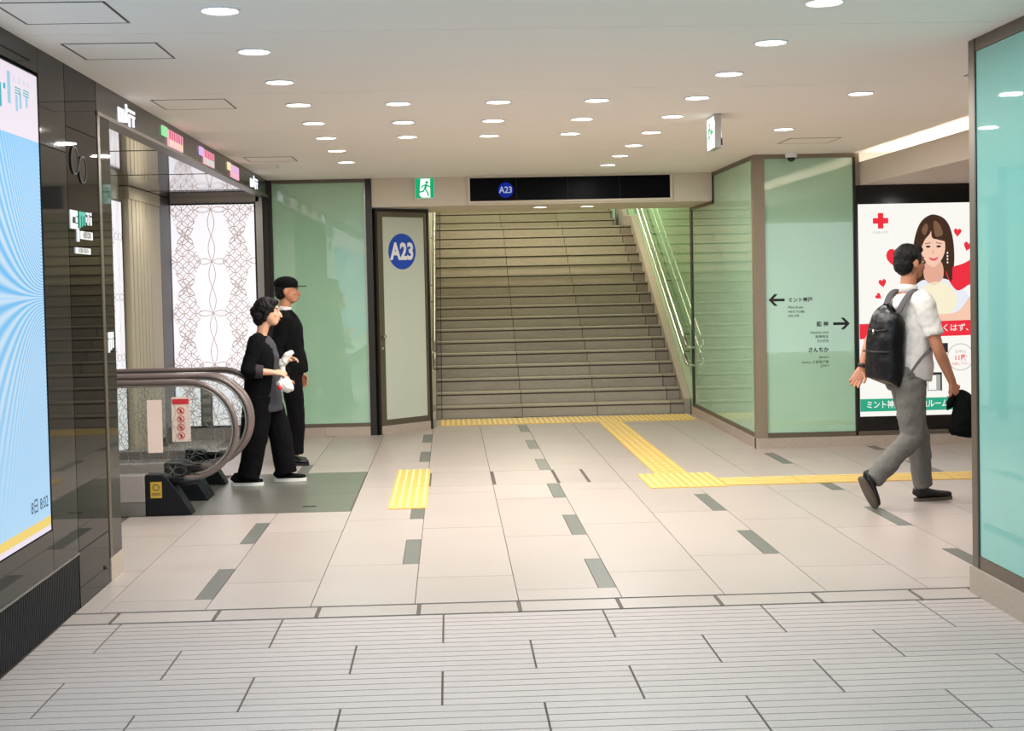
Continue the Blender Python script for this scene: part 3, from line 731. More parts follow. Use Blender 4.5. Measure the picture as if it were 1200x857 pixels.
def runner(mb, O, U, V, N, s, t=.0015):
    """the running figure of an exit sign, s = size"""
    P = lambda pts: [(a * s, b * s) for a, b in pts]
    mb.prism(P(disc(14, .085, (.10, .33))), O, U, V, N, t)
    mb.prism(P([(.02, .25), (.13, .22), (.06, -.04), (-.07, -.02)]), O, U, V, N, t)
    mb.prism(P([(.11, .22), (.30, .12), (.29, .05), (.10, .13)]), O, U, V, N, t)
    mb.prism(P([(.03, .24), (-.17, .16), (-.25, .02), (-.19, 0), (-.13, .10), (.02, .15)]), O, U, V, N, t)
    mb.prism(P([(.05, -.03), (.18, -.22), (.22, -.43), (.14, -.43), (.10, -.25), (-.03, -.05)]), O, U, V, N, t)
    mb.prism(P([(0, -.03), (-.08, -.20), (-.34, -.24), (-.34, -.17), (-.13, -.12), (-.07, -.02)]), O, U, V, N, t)
es = thing('exit_sign', 'square green exit sign with a running figure on the fascia left of the display', 'exit sign', (-.23, 14.66, 2.64))
box('sign_case', 'sign_white', (-.336, 14.635, 2.521), (-.124, 14.68, 2.747), es, bevel=.004)
fc = box('sign_face', 'exit_green', (-.326, 14.630, 2.531), (-.134, 14.636, 2.738), es)
MB().prism([(-.262, 2.535), (-.285, 2.56), (-.285, 2.58), (-.272, 2.735), (-.172, 2.735), (-.172, 2.535)], (0, 14.630, 0), **FY, t=.0012).build('doorway', 'exit_white', fc)
mb = MB(); runner(mb, (-.226, 14.6285, 2.632), **FY, s=.19); mb.build('running_figure', 'exit_green', fc)
hs = thing('exit_arrow_sign', 'white lit exit direction sign hanging edge-on from the ceiling', 'exit sign', (1.9, 9.62, H))
box('sign_case', 'steel', (1.875, 9.49, 2.515), (1.925, 9.755, H), hs, bevel=.003)
fc = box('sign_face', 'exit_white', (1.8715, 9.505, 2.528), (1.8755, 9.742, 2.735), hs)
LX = dict(U=(0, -1, 0), V=(0, 0, 1), N=(-1, 0, 0))
mb = MB(); runner(mb, (1.871, 9.66, 2.63), **LX, s=.17); mb.prism([(.0, .03), (.06, 0), (.06, .02), (.10, .02), (.10, .04), (.06, .04), (.06, .06)], (1.871, 9.62, 2.60), **LX, t=.0015); mb.build('running_figure', 'exit_green', fc)
box('pull_tag', 'bronze_dark', (1.918, 9.484, 2.53), (1.93, 9.49, 2.58), hs)

# ================================================================== STAIRS
stc = thing('staircase', 'wide grey stone staircase climbing to the exit under the black display', 'stairs', (1.3, 16.25, 0))
xs = [(-.172, -.117), (-.107, .846), (.854, 1.746), (1.754, 2.626), (2.636, 2.788)]
def step(y, k, depth, xr=2.788):
    z0, z1 = .144 * (k - 1), .144 * k
    core = box('step', 'joint_and_shade', (-.17, y + .03, max(0, z0 - .02)), (xr - .004, y + depth + .05, z1 - .006), stc)
    for i, (a, b) in enumerate(xs):
        b = min(b, xr)
        mt = 'step_side' if i in (0, 4) else 'step_stone'
        mb = MB(); mb.box(a, y + .016, z0 + .001, b, y + .06, z1 - .038); mb.box(a, y, z1 - .021, b, y + depth + .012, z1)  # slot left under the nosing shows dark core as its painted shadow line
        mb.build('stone_block', mt, core, bevel=0)
for k in range(1, 17): step(16.25 + .279 * (k - 1), k, .279)
step(16.25 + .279 * 16, 17, .90)
for k in range(18, 23): step(21.6 + .279 * (k - 18), k, .279, xr=2.66)
ws = sempty('wall_stairs_left')
box('wall_core', 'fascia_white', (-.34, 15.2, 0), (-.23, 24, 5.6), ws)
MB().prism([(15.24, 0), (15.24, .10), (16.2, .10), (16.25, .17), (16.25 + .279 * 16, .17 + .144 * 16), (21.5, 2.62), (22.6, 3.2), (22.6, 0)], (-.229, 0, 0), (0, 1, 0), (0, 0, 1), (1, 0, 0), .053).build('side_skirting', 'step_side', ws)
box('wall_trim', 'plinth', (-.235, 15.19, 0), (-.205, 15.235, 2.445), ws)
for y in (16.1, 17.6, 19.1, 20.6): box('panel_joint', 'bronze_dark', (-.232, y, .1), (-.226, y + .012, 5.5), ws)
we = struct(box('wall_stairs_end', 'white_wall', (-.4, 23.6, 0), (3.1, 23.7, 5.8)))
wc = MB().prism([(15.98, 4.2), (18, 4.7), (24, 5.6), (24, 5.75), (18, 4.85), (15.98, 4.35)], (-.4, 0, 0), (0, 1, 0), (0, 0, 1), (1, 0, 0), 3.6).build('ceiling_stairs', 'ceiling_white'); struct(wc)
wr2 = sempty('wall_stairs_right')
box('glass_panel', 'green_glass_stair', (2.872, 16.06, .02), (2.89, 23.6, 5.6), wr2)
sk = struct(MB().prism([(16.22, 0), (16.22, .17), (16.22 + .279 * 16, .17 + .144 * 16 + .1), (21.5, 2.62), (22.6, 3.2), (22.6, 0)], (2.79, 0, 0), (0, 1, 0), (0, 0, 1), (1, 0, 0), .075).build('trim_4', 'step_side'))
MB().prism([(16.22, .17), (16.22, .185), (16.22 + .279 * 16, .185 + .144 * 16 + .1), (21.5, 2.64), (21.5, 2.62), (16.22 + .279 * 16, .17 + .144 * 16 + .1)], (2.785, 0, 0), (0, 1, 0), (0, 0, 1), (1, 0, 0), .085).build('stringer_cap', 'plinth', sk)
def rail(x, ys, z0s, label, walls, mt='chrome'):
    t = thing('stair_handrail', label, 'handrail', (x, ys, 0)); sl = .144 / .279
    for z0 in z0s:
        pts = [(x, ys, z0)] + [(x, ys + .2 + 4.3 * i / 6, z0 + sl * (.2 + 4.3 * i / 6)) for i in range(7)] + [(x, ys + 6.5, z0 + sl * 4.5 + .55)]
        MB().tube(pts, .021, 10).build('rail_bar', mt if mt != 'chrome' else 'steel', t, smooth=True)
        for i in range(4):
            y = ys + .35 + 1.25 * i; z = z0 + sl * (y - ys)
            MB().tube([(x, y, z - .02), (x, y, z - .06), (walls, y, z - .06)], .008, 8).build('bracket', 'steel_dull', t, smooth=True)
        MB().tube([(x, ys - .02, z0 - .01), (walls, ys - .02, z0 - .03)], .016, 10).build('end_return', 'chrome', t, smooth=True)
    return t
rail(2.775, 15.9, (.83, .62), 'pair of polished steel handrails on the green glass right of the stairs', 2.868)
rail(-.185, 15.9, (.83, .62), 'pair of polished steel handrails seen edge-on left of the stairs', -.225, 'steel_dull')

# ================================================================== RIGHT SIDE: glass return, directory panel
wr = sempty('wall_right_return')
pane = [(12.78, .14), (15.93, .14), (15.93, 2.42), (14.70, 2.42), (14.70, 2.71), (12.78, 2.71)]
MB().prism(pane, (2.872, 0, 0), (0, 1, 0), (0, 0, 1), (1, 0, 0), .018).build('glass_panel', 'green_glass', wr)
box('frame_post', 'bronze_light', (2.862, 12.672, .098), (2.965, 12.775, H), wr)
box('frame_post', 'bronze_dark', (2.862, 15.93, 0), (2.89, 16.06, 2.445), wr)
box('frame_post', 'bronze_dark', (2.862, 14.62, 2.42), (2.89, 14.70, H), wr)
box('frame_rail', 'bronze', (2.862, 12.775, 2.712), (2.90, 14.66, H), wr); box('frame_rail', 'bronze', (2.862, 14.62, 2.412), (2.90, 16.0, 2.445), wr)
box('frame_rail', 'bronze', (2.862, 12.775, .098), (2.90, 15.93, .138), wr)
box('wall_core', 'bronze_dark', (2.90, 12.80, 0), (3.0, 24, H), wr)
br = sempty('baseboard_right')
for a, b in ((12.672, 13.6), (13.602, 14.6), (14.602, 15.6), (15.602, 16.06)): box('plinth_stone', 'plinth', (2.85, a, 0), (2.90, b, .096), br)
for a, b in ((2.85, 3.55), (3.552, 4.5), (4.502, 5.6), (5.602, 9)): box('plinth_stone', 'plinth', (a, 12.652, 0), (b, 12.72, .096), br)
wf = sempty('wall_right_front')
gl = box('glass_panel', 'green_glass', (2.968, 12.70, .14), (3.805, 12.718, 2.712), wf)
box('frame_rail', 'bronze_light', (2.965, 12.68, 2.714), (3.86, 12.76, H), wf); box('frame_rail', 'bronze', (2.965, 12.675, .098), (3.805, 12.76, .138), wf)
box('frame_post', 'bronze_dark', (3.806, 12.68, .098), (3.826, 12.76, 2.714), wf)
box('frame_post', 'bronze_light', (3.827, 12.68, 2.45), (3.862, 12.76, 2.714), wf); box('upper_wall', 'ceiling_white', (3.863, 12.72, 2.48), (9, 12.764, H), wf)
box('wall_core', 'bronze_dark', (2.965, 12.765, 0), (9, 12.95, 2.45), wf); box('upper_wall', 'ceiling_white', (2.965, 12.765, 2.451), (9, 12.95, H), wf)
Og = (0, 12.6995, 0)
mb = MB()
mb.prism([(2.996, 1.391), (3.050, 1.446), (3.082, 1.446), (3.040, 1.403), (3.147, 1.403), (3.147, 1.378), (3.040, 1.378), (3.082, 1.336), (3.050, 1.336)], Og, **FY, t=.0012)
mb.build('arrow_mark', 'ink', gl)
mb = MB()
mb.prism([(3.762, 1.156), (3.708, 1.101), (3.676, 1.101), (3.718, 1.143), (3.604, 1.143), (3.604, 1.169), (3.718, 1.169), (3.676, 1.211), (3.708, 1.211)], Og, **FY, t=.0012)
mb.build('arrow_mark', 'ink', gl)
mb = MB()
for body, sz, x, z, al, bd in (('ミント神戸', .047, 3.178, 1.386, 'LEFT', .022), ('Mint Kobe', .034, 3.178, 1.318, 'LEFT', 0), ('MINT KOBE', .03, 3.178, 1.276, 'LEFT', 0), ('민트고베', .028, 3.178, 1.236, 'LEFT', 0),
                               ('阪 神', .050, 3.56, 1.153, 'RIGHT', .022), ('Hanshin Line', .034, 3.56, 1.078, 'RIGHT', 0), ('阪神电车', .032, 3.56, 1.035, 'RIGHT', 0), ('한신전철', .03, 3.56, .995, 'RIGHT', 0),
                               ('さんちか', .050, 3.56, .911, 'RIGHT', .022), ('Santica', .034, 3.56, .845, 'RIGHT', 0), ('Santica 三宫地下街', .032, 3.56, .798, 'RIGHT', 0), ('산치카', .03, 3.56, .76, 'RIGHT', 0)):
    text(mb, body, sz, (x, 12.699, z), **FY, align=al, bold=bd)
mb.build('lettering', 'ink', gl)
dc = thing('camera_dome', 'white dome security camera under the ceiling above the directory glass', 'security camera', (3.19, 12.55, H))
MB().lathe([(.056, 0), (.056, -.034), (.05, -.042), (.042, -.044)], (3.19, 12.55, H), 24).build('housing', 'sign_white', dc, smooth=False)
MB().ellipsoid((3.19, 12.55, H - .046), (.038, .038, .036)).build('lens_dome', 'black_gloss', dc, smooth=True)
sp = thing('sprinkler_head', 'small white ceiling sensor above the far end of the black fascia', 'sensor', (-1.55, 12.9, H))
MB().lathe([(.035, 0), (.03, -.02), (.012, -.03)], (-1.55, 12.9, H), 16).build('sensor_body', 'sign_white', sp)

# ================================================================== ADVERTISING LIGHT BOX
ad = thing('ad_lightbox', 'tall black framed glowing poster of a smiling woman behind the walking man', 'light box', (4.5, 12.74, .1))
box('case', 'black_gloss', (3.828, 12.722, .14), (5.25, 12.765, 2.455), ad); box('sill', 'bronze', (3.806, 12.68, .098), (5.25, 12.765, .138), ad)
box('head_rail', 'bronze_dark', (3.828, 12.70, 2.456), (5.6, 12.765, 2.478), ad)
post = box('poster', 'ad_white', (3.858, 12.716, .272), (5.06, 12.723, 2.272), ad)
OA = lambda l: (0, 12.716 - .0012 * l, 0)
def curvy(p, sub=5):
    n = len(p); out = []
    for i in range(n):
        p0, p1, p2, p3 = [Vector((*p[(i + k) % n], 0)) for k in (-1, 0, 1, 2)]
        for j in range(sub):
            t = j / sub; q = .5 * ((2 * p1) + (p2 - p0) * t + (2 * p0 - 5 * p1 + 4 * p2 - p3) * t * t + (3 * p1 - p0 - 3 * p2 + p3) * t ** 3); out.append((q.x, q.y))
    return out
def art(name, mt, polys, layer, smooth=False):
    for p in polys: o = MB().prism(curvy(p) if smooth else p, OA(layer - 1), **FY, t=.0012).build(name, mt, post)
    return o
def ell(cx, cz, a, b, n=28, rot=0.0):
    return [(cx + a * math.cos(t) * math.cos(rot) - b * math.sin(t) * math.sin(rot), cz + a * math.cos(t) * math.sin(rot) + b * math.sin(t) * math.cos(rot)) for t in [2 * math.pi * i / n for i in range(n)]]
art('red_cross', 'ad_red', [rect(3.998, 2.088, 4.144, 2.140), rect(4.045, 2.041, 4.097, 2.187)], 1)
mb = MB(); text(mb, '日本赤十字社', .026, (4.071, 12.7145, 2.003), **FY, align='CENTER'); mb.build('lettering', 'ad_grey', post)
def heart(cx, cz, s, rot=0.0):
    pts = []
    for i in range(26):
        t = 2 * math.pi * i / 26; x = .8 * math.sin(t) ** 3; y = (13 * math.cos(t) - 5 * math.cos(2 * t) - 2 * math.cos(3 * t) - math.cos(4 * t)) / 16
        pts.append((cx + s * (x * math.cos(rot) - y * math.sin(rot)), cz + s * (x * math.sin(rot) + y * math.cos(rot))))
    return pts
art('heart_mark', 'ad_red', [heart(4.803, 1.993, .045, -.1), heart(4.90, 1.86, .05, -.3), heart(4.083, 1.53, .045, .2), heart(4.042, 1.405, .035, .9), heart(4.24, 1.76, .14, .25)], 1)
# the woman on the poster
art('long_hair', 'ad_hair', [[(4.40, 1.52), (4.372, 1.75), (4.395, 1.95), (4.45, 2.09), (4.53, 2.155), (4.60, 2.16), (4.68, 2.12), (4.735, 2.03), (4.765, 1.88), (4.768, 1.70), (4.74, 1.50), (4.66, 1.55), (4.5, 1.55)]], 1, True)
art('blouse', 'ad_blouse', [[(4.33, 1.20), (4.36, 1.44), (4.47, 1.55), (4.56, 1.50), (4.66, 1.56), (4.86, 1.45), (4.96, 1.20)]], 2, True)
art('neck', 'ad_shade', [[(4.50, 1.72), (4.64, 1.72), (4.66, 1.57), (4.57, 1.50), (4.48, 1.57)]], 3, True)
art('face', 'ad_skin', [[(4.565 + .118 * math.sin(t) * (1 if math.cos(t) > 0 else 1 - .28 * math.cos(t) ** 2), 1.855 + (.20 if math.cos(t) > 0 else .185) * math.cos(t)) for t in [2 * math.pi * i / 30 for i in range(30)]]], 4)
art('fringe', 'ad_hair', [[(4.44, 1.84), (4.43, 2.0), (4.50, 2.11), (4.57, 2.12), (4.545, 2.0), (4.49, 1.93)], [(4.555, 2.12), (4.64, 2.10), (4.70, 2.0), (4.705, 1.84), (4.69, 1.90), (4.62, 1.925), (4.56, 1.945), (4.55, 2.02)], [(4.69, 1.95), (4.74, 1.9), (4.745, 1.55), (4.70, 1.60), (4.685, 1.80)]], 5, True)
art('fringe_light', 'ad_hair_light', [[(4.575, 2.10), (4.63, 2.07), (4.66, 1.98), (4.62, 1.955), (4.585, 1.97)], [(4.46, 2.02), (4.50, 2.08), (4.52, 2.04), (4.49, 1.97)]], 6, True)
art('eye', 'ad_eye', [ell(4.52, 1.862, .022, .010), ell(4.62, 1.862, .022, .010), [(4.49, 1.892), (4.545, 1.90), (4.545, 1.894), (4.49, 1.886)], [(4.595, 1.90), (4.65, 1.892), (4.65, 1.886), (4.595, 1.894)]], 5)
art('mouth', 'ad_lip', [[(4.525, 1.762), (4.57, 1.75), (4.615, 1.762), (4.60, 1.738), (4.57, 1.728), (4.54, 1.738)]], 5, True)
art('nose', 'ad_shade', [[(4.563, 1.84), (4.575, 1.80), (4.568, 1.792), (4.556, 1.797)]], 5)
art('earring', 'ad_white', [ell(4.702, 1.80 - .03 * i, .007, .010, 10) for i in range(4)], 7)
art('cushion', 'ad_cream', [ell(4.60, 1.36, .19, .17, 36)], 3)
art('red_heart_cushion', 'ad_red', [[(4.69, 1.60), (4.74, 1.66), (4.86, 1.70), (4.99, 1.76), (5.05, 1.70), (5.05, 1.50), (4.92, 1.50), (4.79, 1.445)]], 4, True)
art('arm', 'ad_skin', [[(4.36, 1.20), (4.40, 1.25), (4.62, 1.225), (4.80, 1.25), (4.93, 1.40), (4.99, 1.36), (4.93, 1.18), (4.80, 1.15), (4.36, 1.15)]], 4, True)
art('red_band', 'ad_red', [[(3.858, 1.004), (3.858, 1.146), (5.06, 1.166), (5.06, 1.022)]], 5)
mb = MB(); text(mb, '届くはず、届', .076, (4.565, 12.7095, 1.09), **FY, bold=.006); mb.build('lettering', 'ad_white', post)
mb = MB(); ring_poly(mb, .122, .128, (4.82, .815), OA(1), **FY, t=.0012, n=36)
text(mb, 'お申込', .036, (4.82, 12.713, .865), **FY, align='CENTER'); mb.build('round_notice', 'ad_grey', post)
mb = MB(); text(mb, '11階', .062, (4.82, 12.713, .805), **FY, align='CENTER', bold=.02); text(mb, 'お越し下さい', .03, (4.82, 12.713, .75), **FY, align='CENTER'); mb.build('round_notice', 'ad_red', post)
art('machine_picture', 'ad_grey', [[(4.50, .50), (4.50, .66), (4.63, .66), (4.63, .50)]], 1); art('machine_picture', 'ad_white', [[(4.51, .51), (4.51, .645), (4.585, .645), (4.585, .51)]], 2); art('machine_picture', 'ad_dark', [[(4.50, .652), (4.50, .675), (4.64, .675), (4.64, .50), (4.625, .50), (4.625, .652)]], 2)
art('machine_picture', 'ad_dark', [rect(4.64, .86, 4.70, .95)], 2)
art('green_band', 'ad_green', [rect(3.858, .318, 5.06, .437)], 1)
mb = MB(); text(mb, 'ミント神戸11F 献血ルーム', .078, (3.912, 12.7135, .377), **FY, bold=.015, sx=.86); text(mb, 'OPEN 10:00', .04, (4.80, 12.7135, .40), **FY, align='CENTER'); text(mb, 'TEL 078', .04, (4.80, 12.7135, .352), **FY, align='CENTER'); mb.build('lettering', 'ad_white', post)

# bulkhead with the light cove above the right corridor
bk = struct(box('trim_5', 'bulkhead', (3.87, 6.9, 2.45), (9, 12.70, 2.47)))
box('cove_lip', 'bulkhead', (3.87, 6.9, 2.47), (3.89, 12.70, 2.662), bk); box('cove_seam', 'bronze', (3.868, 6.9, 2.66), (3.892, 12.70, 2.664), bk)
cl = thing('cove_light', 'bright strip lamp hidden in the ceiling cove above the poster', 'cove light', (4.05, 9.7, 2.48))
box('lamp_tray', 'sign_white', (4.0, 7.0, 2.472), (4.10, 12.6, 2.49), cl); box('lamp_tube', 'cove_strip', (4.02, 7.0, 2.49), (4.06, 12.6, 2.52), cl)

# ================================================================== RIGHT FOREGROUND WALL (teal glass)
wg = sempty('wall_right')
XR = 2.6
box('wall_core', 'bronze_dark', (XR + .03, -3.5, 0), (XR + .16, 6.70, H), wg)
box('glass_panel', 'teal_glass', (XR + .004, -3.5, .20), (XR + .02, 6.63, 2.685), wg)
box('frame_post', 'bronze', (XR, 6.645, .135), (XR + .16, 6.72, H), wg); box('frame_lip', 'bronze_dark', (XR - .002, 6.63, .135), (XR + .02, 6.648, H), wg)
box('frame_rail', 'bronze', (XR, -3.5, .135), (XR + .03, 6.63, .198), wg); box('frame_rail', 'bronze', (XR, -3.5, 2.687), (XR + .03, 6.63, H), wg)
bg = sempty('baseboard_front')
for i in range(9):
    b = 6.725 - 1.1 * i; a = max(b - 1.097, -3.4); box('plinth_stone', 'plinth', (XR - .014, a, 0), (XR + .16, b, .133), bg)
struct(box('wall_corridor', 'white_wall', (9, -3.5, 0), (9.1, 12.9, H)))

# ================================================================== PEOPLE
def V3(*a): return Vector(a)
def remeshed(mb, name, mt, parent, voxel=.007, smooth_it=6, smooth_f=.5, wrinkle=0.0, wscale=.08, decimate=None):
    """join the closed shapes of mb into one continuous smooth surface"""
    off = worldloc(parent)
    me = mb.mesh(name + '_raw', None, False, off)
    o = bpy.data.objects.new('raw', me); C.objects.link(o)
    r = o.modifiers.new('r', 'REMESH'); r.mode = 'VOXEL'; r.voxel_size = voxel; r.use_smooth_shade = True
    s = o.modifiers.new('s', 'SMOOTH'); s.factor = smooth_f; s.iterations = smooth_it
    if wrinkle:
        tx = bpy.data.textures.new('folds', 'CLOUDS'); tx.noise_scale = wscale; tx.noise_depth = 2
        d = o.modifiers.new('d', 'DISPLACE'); d.texture = tx; d.strength = wrinkle; d.mid_level = .5; d.texture_coords = 'GLOBAL'
    if decimate:
        d = o.modifiers.new('dec', 'DECIMATE'); d.ratio = decimate
    dg = bpy.context.evaluated_depsgraph_get()
    fin = bpy.data.meshes.new_from_object(o.evaluated_get(dg)); fin.name = name
    bpy.data.objects.remove(o); bpy.data.meshes.remove(me)
    fin.polygons.foreach_set('use_smooth', [True] * len(fin.polygons)); fin.materials.clear(); fin.materials.append(M[mt])
    ob = bpy.data.objects.new(name, fin); C.objects.link(ob); ob.parent = parent
    return ob
def lerp(a, b, t): return Vector(a) * (1 - t) + Vector(b) * t
def limb(mb, pts, rads, n=12, ref=None, sub=4, sq=1.0):
    """smooth tapering tube through the joints (Catmull-Rom)"""
    pts = [Vector(p) for p in pts]; P = [pts[0] * 2 - pts[1]] + pts + [pts[-1] * 2 - pts[-2]]; rr = rads; out = []; ro = []
    def rt(a, b, t): return tuple(x * (1 - t) + y * t for x, y in zip(a, b)) if isinstance(a, tuple) else a * (1 - t) + b * t
    for i in range(len(pts) - 1):
        p0, p1, p2, p3 = P[i:i + 4]
        for j in range(sub):
            t = j / sub
            out.append(.5 * ((2 * p1) + (p2 - p0) * t + (2 * p0 - 5 * p1 + 4 * p2 - p3) * t * t + (3 * p1 - p0 - 3 * p2 + p3) * t ** 3)); ro.append(rt(rr[i], rr[i + 1], t))
    out.append(pts[-1]); ro.append(rr[-1])
    mb.tube(out, ro, n, ref=ref, sq=sq); return mb
def head(mb, c, fw, s=1.0, up=(0, 0, 1)):
    """skull, jaw, nose, ears; c = centre of the head at eye height"""
    fw = Vector(fw).normalized(); up = Vector(up).normalized(); lf = up.cross(fw).normalized(); c = Vector(c)
    at = lambda f, l, u: c + (fw * f + lf * l + up * u) * s
    mb.ellipsoid(at(-.012, 0, .025), (.098 * s, .078 * s, .092 * s), fw, up, 20, 14)
    mb.ellipsoid(at(.022, 0, -.035), (.066 * s, .062 * s, .075 * s), fw, up, 18, 12)
    mb.ellipsoid(at(.040, 0, -.078), (.045 * s, .046 * s, .034 * s), fw, up, 14, 10)
    mb.tube([at(.082, 0, .012), at(.100, 0, -.018), at(.108, 0, -.034), at(.085, 0, -.042)], [.010 * s, .013 * s, .017 * s, .012 * s], 10)
    mb.tube([at(.076, .038, .024), at(.088, .018, .026), at(.088, -.018, .026), at(.076, -.038, .024)], [.009 * s] * 4, 8)   # brow
    for l in (-1, 1):
        mb.ellipsoid(at(-.008, .078 * l, -.012), (.020 * s, .010 * s, .032 * s), fw, up, 10, 8)
        mb.ellipsoid(at(.062, .036 * l, -.020), (.022 * s, .022 * s, .020 * s), fw, up, 10, 8)
    mb.tube([at(.082, .022, -.066), at(.089, 0, -.065), at(.082, -.022, -.066)], [.009 * s] * 3, 8)
    return at
def face_parts(at, parent, fw, s=1.0, up=(0, 0, 1)):
    mb = MB()
    for l in (-1, 1): mb.ellipsoid(at(.0765, .031 * l, .004), (.0085 * s, .0125 * s, .0062 * s), fw, up, 10, 8)
    e = mb.build('eyes', 'eye_white', parent, smooth=True)
    mb = MB()
    for l in (-1, 1): mb.ellipsoid(at(.0815, .031 * l, .004), (.0050 * s, .0065 * s, .0060 * s), fw, up, 10, 8)
    mb.build('pupils', 'eye_dark', e, smooth=True)
    mb = MB(); mb.tube([at(.087, .022, -.066), at(.0955, .006, -.0635), at(.0955, -.006, -.0635), at(.087, -.022, -.066)], [.003 * s, .006 * s, .006 * s, .003 * s], 8)
    mb.build('lips', 'lips', parent, smooth=True)
    mb = MB()
    for l in (-1, 1): mb.tube([at(.086, .016 * l, .030), at(.082, .034 * l, .035), at(.070, .050 * l, .030)], [.004 * s] * 3, 6)
    mb.build('eyebrows', 'hair_black', parent, smooth=True)
def hand(mb, wrist, direc, palm_n, thumb_side, curl=(.35, .4, .45, .5), s=1.0, thumb_curl=.3):
    """palm, four fingers of unequal length and a thumb; palm_n points out of the palm, fingers curl that way"""
    d = Vector(direc).normalized(); n = Vector(palm_n); n = (n - d * n.dot(d)).normalized(); t = Vector(thumb_side); t = (t - d * t.dot(d) - n * t.dot(n)).normalized()
    w = Vector(wrist)
    mb.tube([w - d * .03 * s, w + d * .012 * s, w + d * .045 * s, w + d * .085 * s, w + d * .095 * s], [(.026 * s, .020 * s), (.030 * s, .018 * s), (.040 * s, .016 * s), (.043 * s, .014 * s), (.038 * s, .010 * s)], 14, ref=t)
    for i, (off, L) in enumerate(((.033, .070), (.011, .078), (-.011, .073), (-.032, .058))):
        b = w + d * (.080 - abs(off) * .15) * s + t * off * s; ang = .12 + curl[i] * .3; pts = [b]; dirv = d
        fan = t * (off * 1.6)
        for seg in (.45, .31, .24):
            dv = (d * math.cos(ang) + n * math.sin(ang) + fan).normalized(); pts.append(pts[-1] + dv * L * seg * s); ang += curl[i]
        mb.tube(pts, [.0095 * s, .0092 * s, .0085 * s, .0066 * s], 8)
    b = w + d * .026 * s + t * .024 * s
    p1 = b + (t * .75 + d * .6 + n * .25).normalized() * .036 * s; p2 = p1 + (t * (.35 - thumb_curl) + d * .9 + n * (.3 + thumb_curl)).normalized() * .030 * s
    p3 = p2 + (t * (.1 - thumb_curl) + d * .9 + n * (.35 + thumb_curl)).normalized() * .022 * s
    mb.tube([b - t * .01 * s, p1, p2, p3], [.015 * s, .0125 * s, .0105 * s, .0075 * s], 8)
def shoe(parent, heel, toe, mt, sole, up=(0, 0, 1), h=.085, w=.046, sole_h=.022, ankle=None):
    """low shoe from heel to toe (points on the sole), opening at the ankle"""
    heel, toe = Vector(heel), Vector(toe); d = (toe - heel); L = d.length; d.normalize(); up = Vector(up); lf = up.cross(d).normalized(); up = d.cross(lf).normalized()
    mb = MB()
    prof = [(-.02, .35, .55), (.02, .75, .98), (.12, .86, 1.02), (.26, .82, .92), (.42, .84, .70), (.60, 1.0, .54), (.78, 1.0, .44), (.92, .78, .36), (1.0, .40, .26)]
    pts = [heel + d * L * f + up * (sole_h + (h - sole_h) * z * .5) for f, ww, z in prof]
    mb.tube(pts, [(w * ww, (h - sole_h) * z * .5 + .006) for f, ww, z in prof], 16, ref=lf)
    a0 = heel + d * L * .20 + up * (h * .55); a1 = Vector(ankle) if ankle is not None else heel + d * L * .2 + up * (h * 1.25)
    mb.tube([a0, a1], [(w * .92, .044), (w * .85, .04)], 14, ref=lf)
    o = remeshed(mb, 'shoe', mt, parent, .006, 5)
    sp = []; n = 26
    for i in range(n):
        t = 2 * math.pi * i / n; f = .5 - .5 * math.cos(t); sgn = 1 if math.sin(t) >= 0 else -1
        ww = w * (1.04 * (max(0, math.sin(math.pi * min(max(f, .0), 1.0))) ** .35) * (.84 + .22 * f))
        sp.append((f * (L + .018) - .012, sgn * ww))
    MB().prism(sp, heel, d, lf, up, sole_h).build('sole', sole, o)
    return o

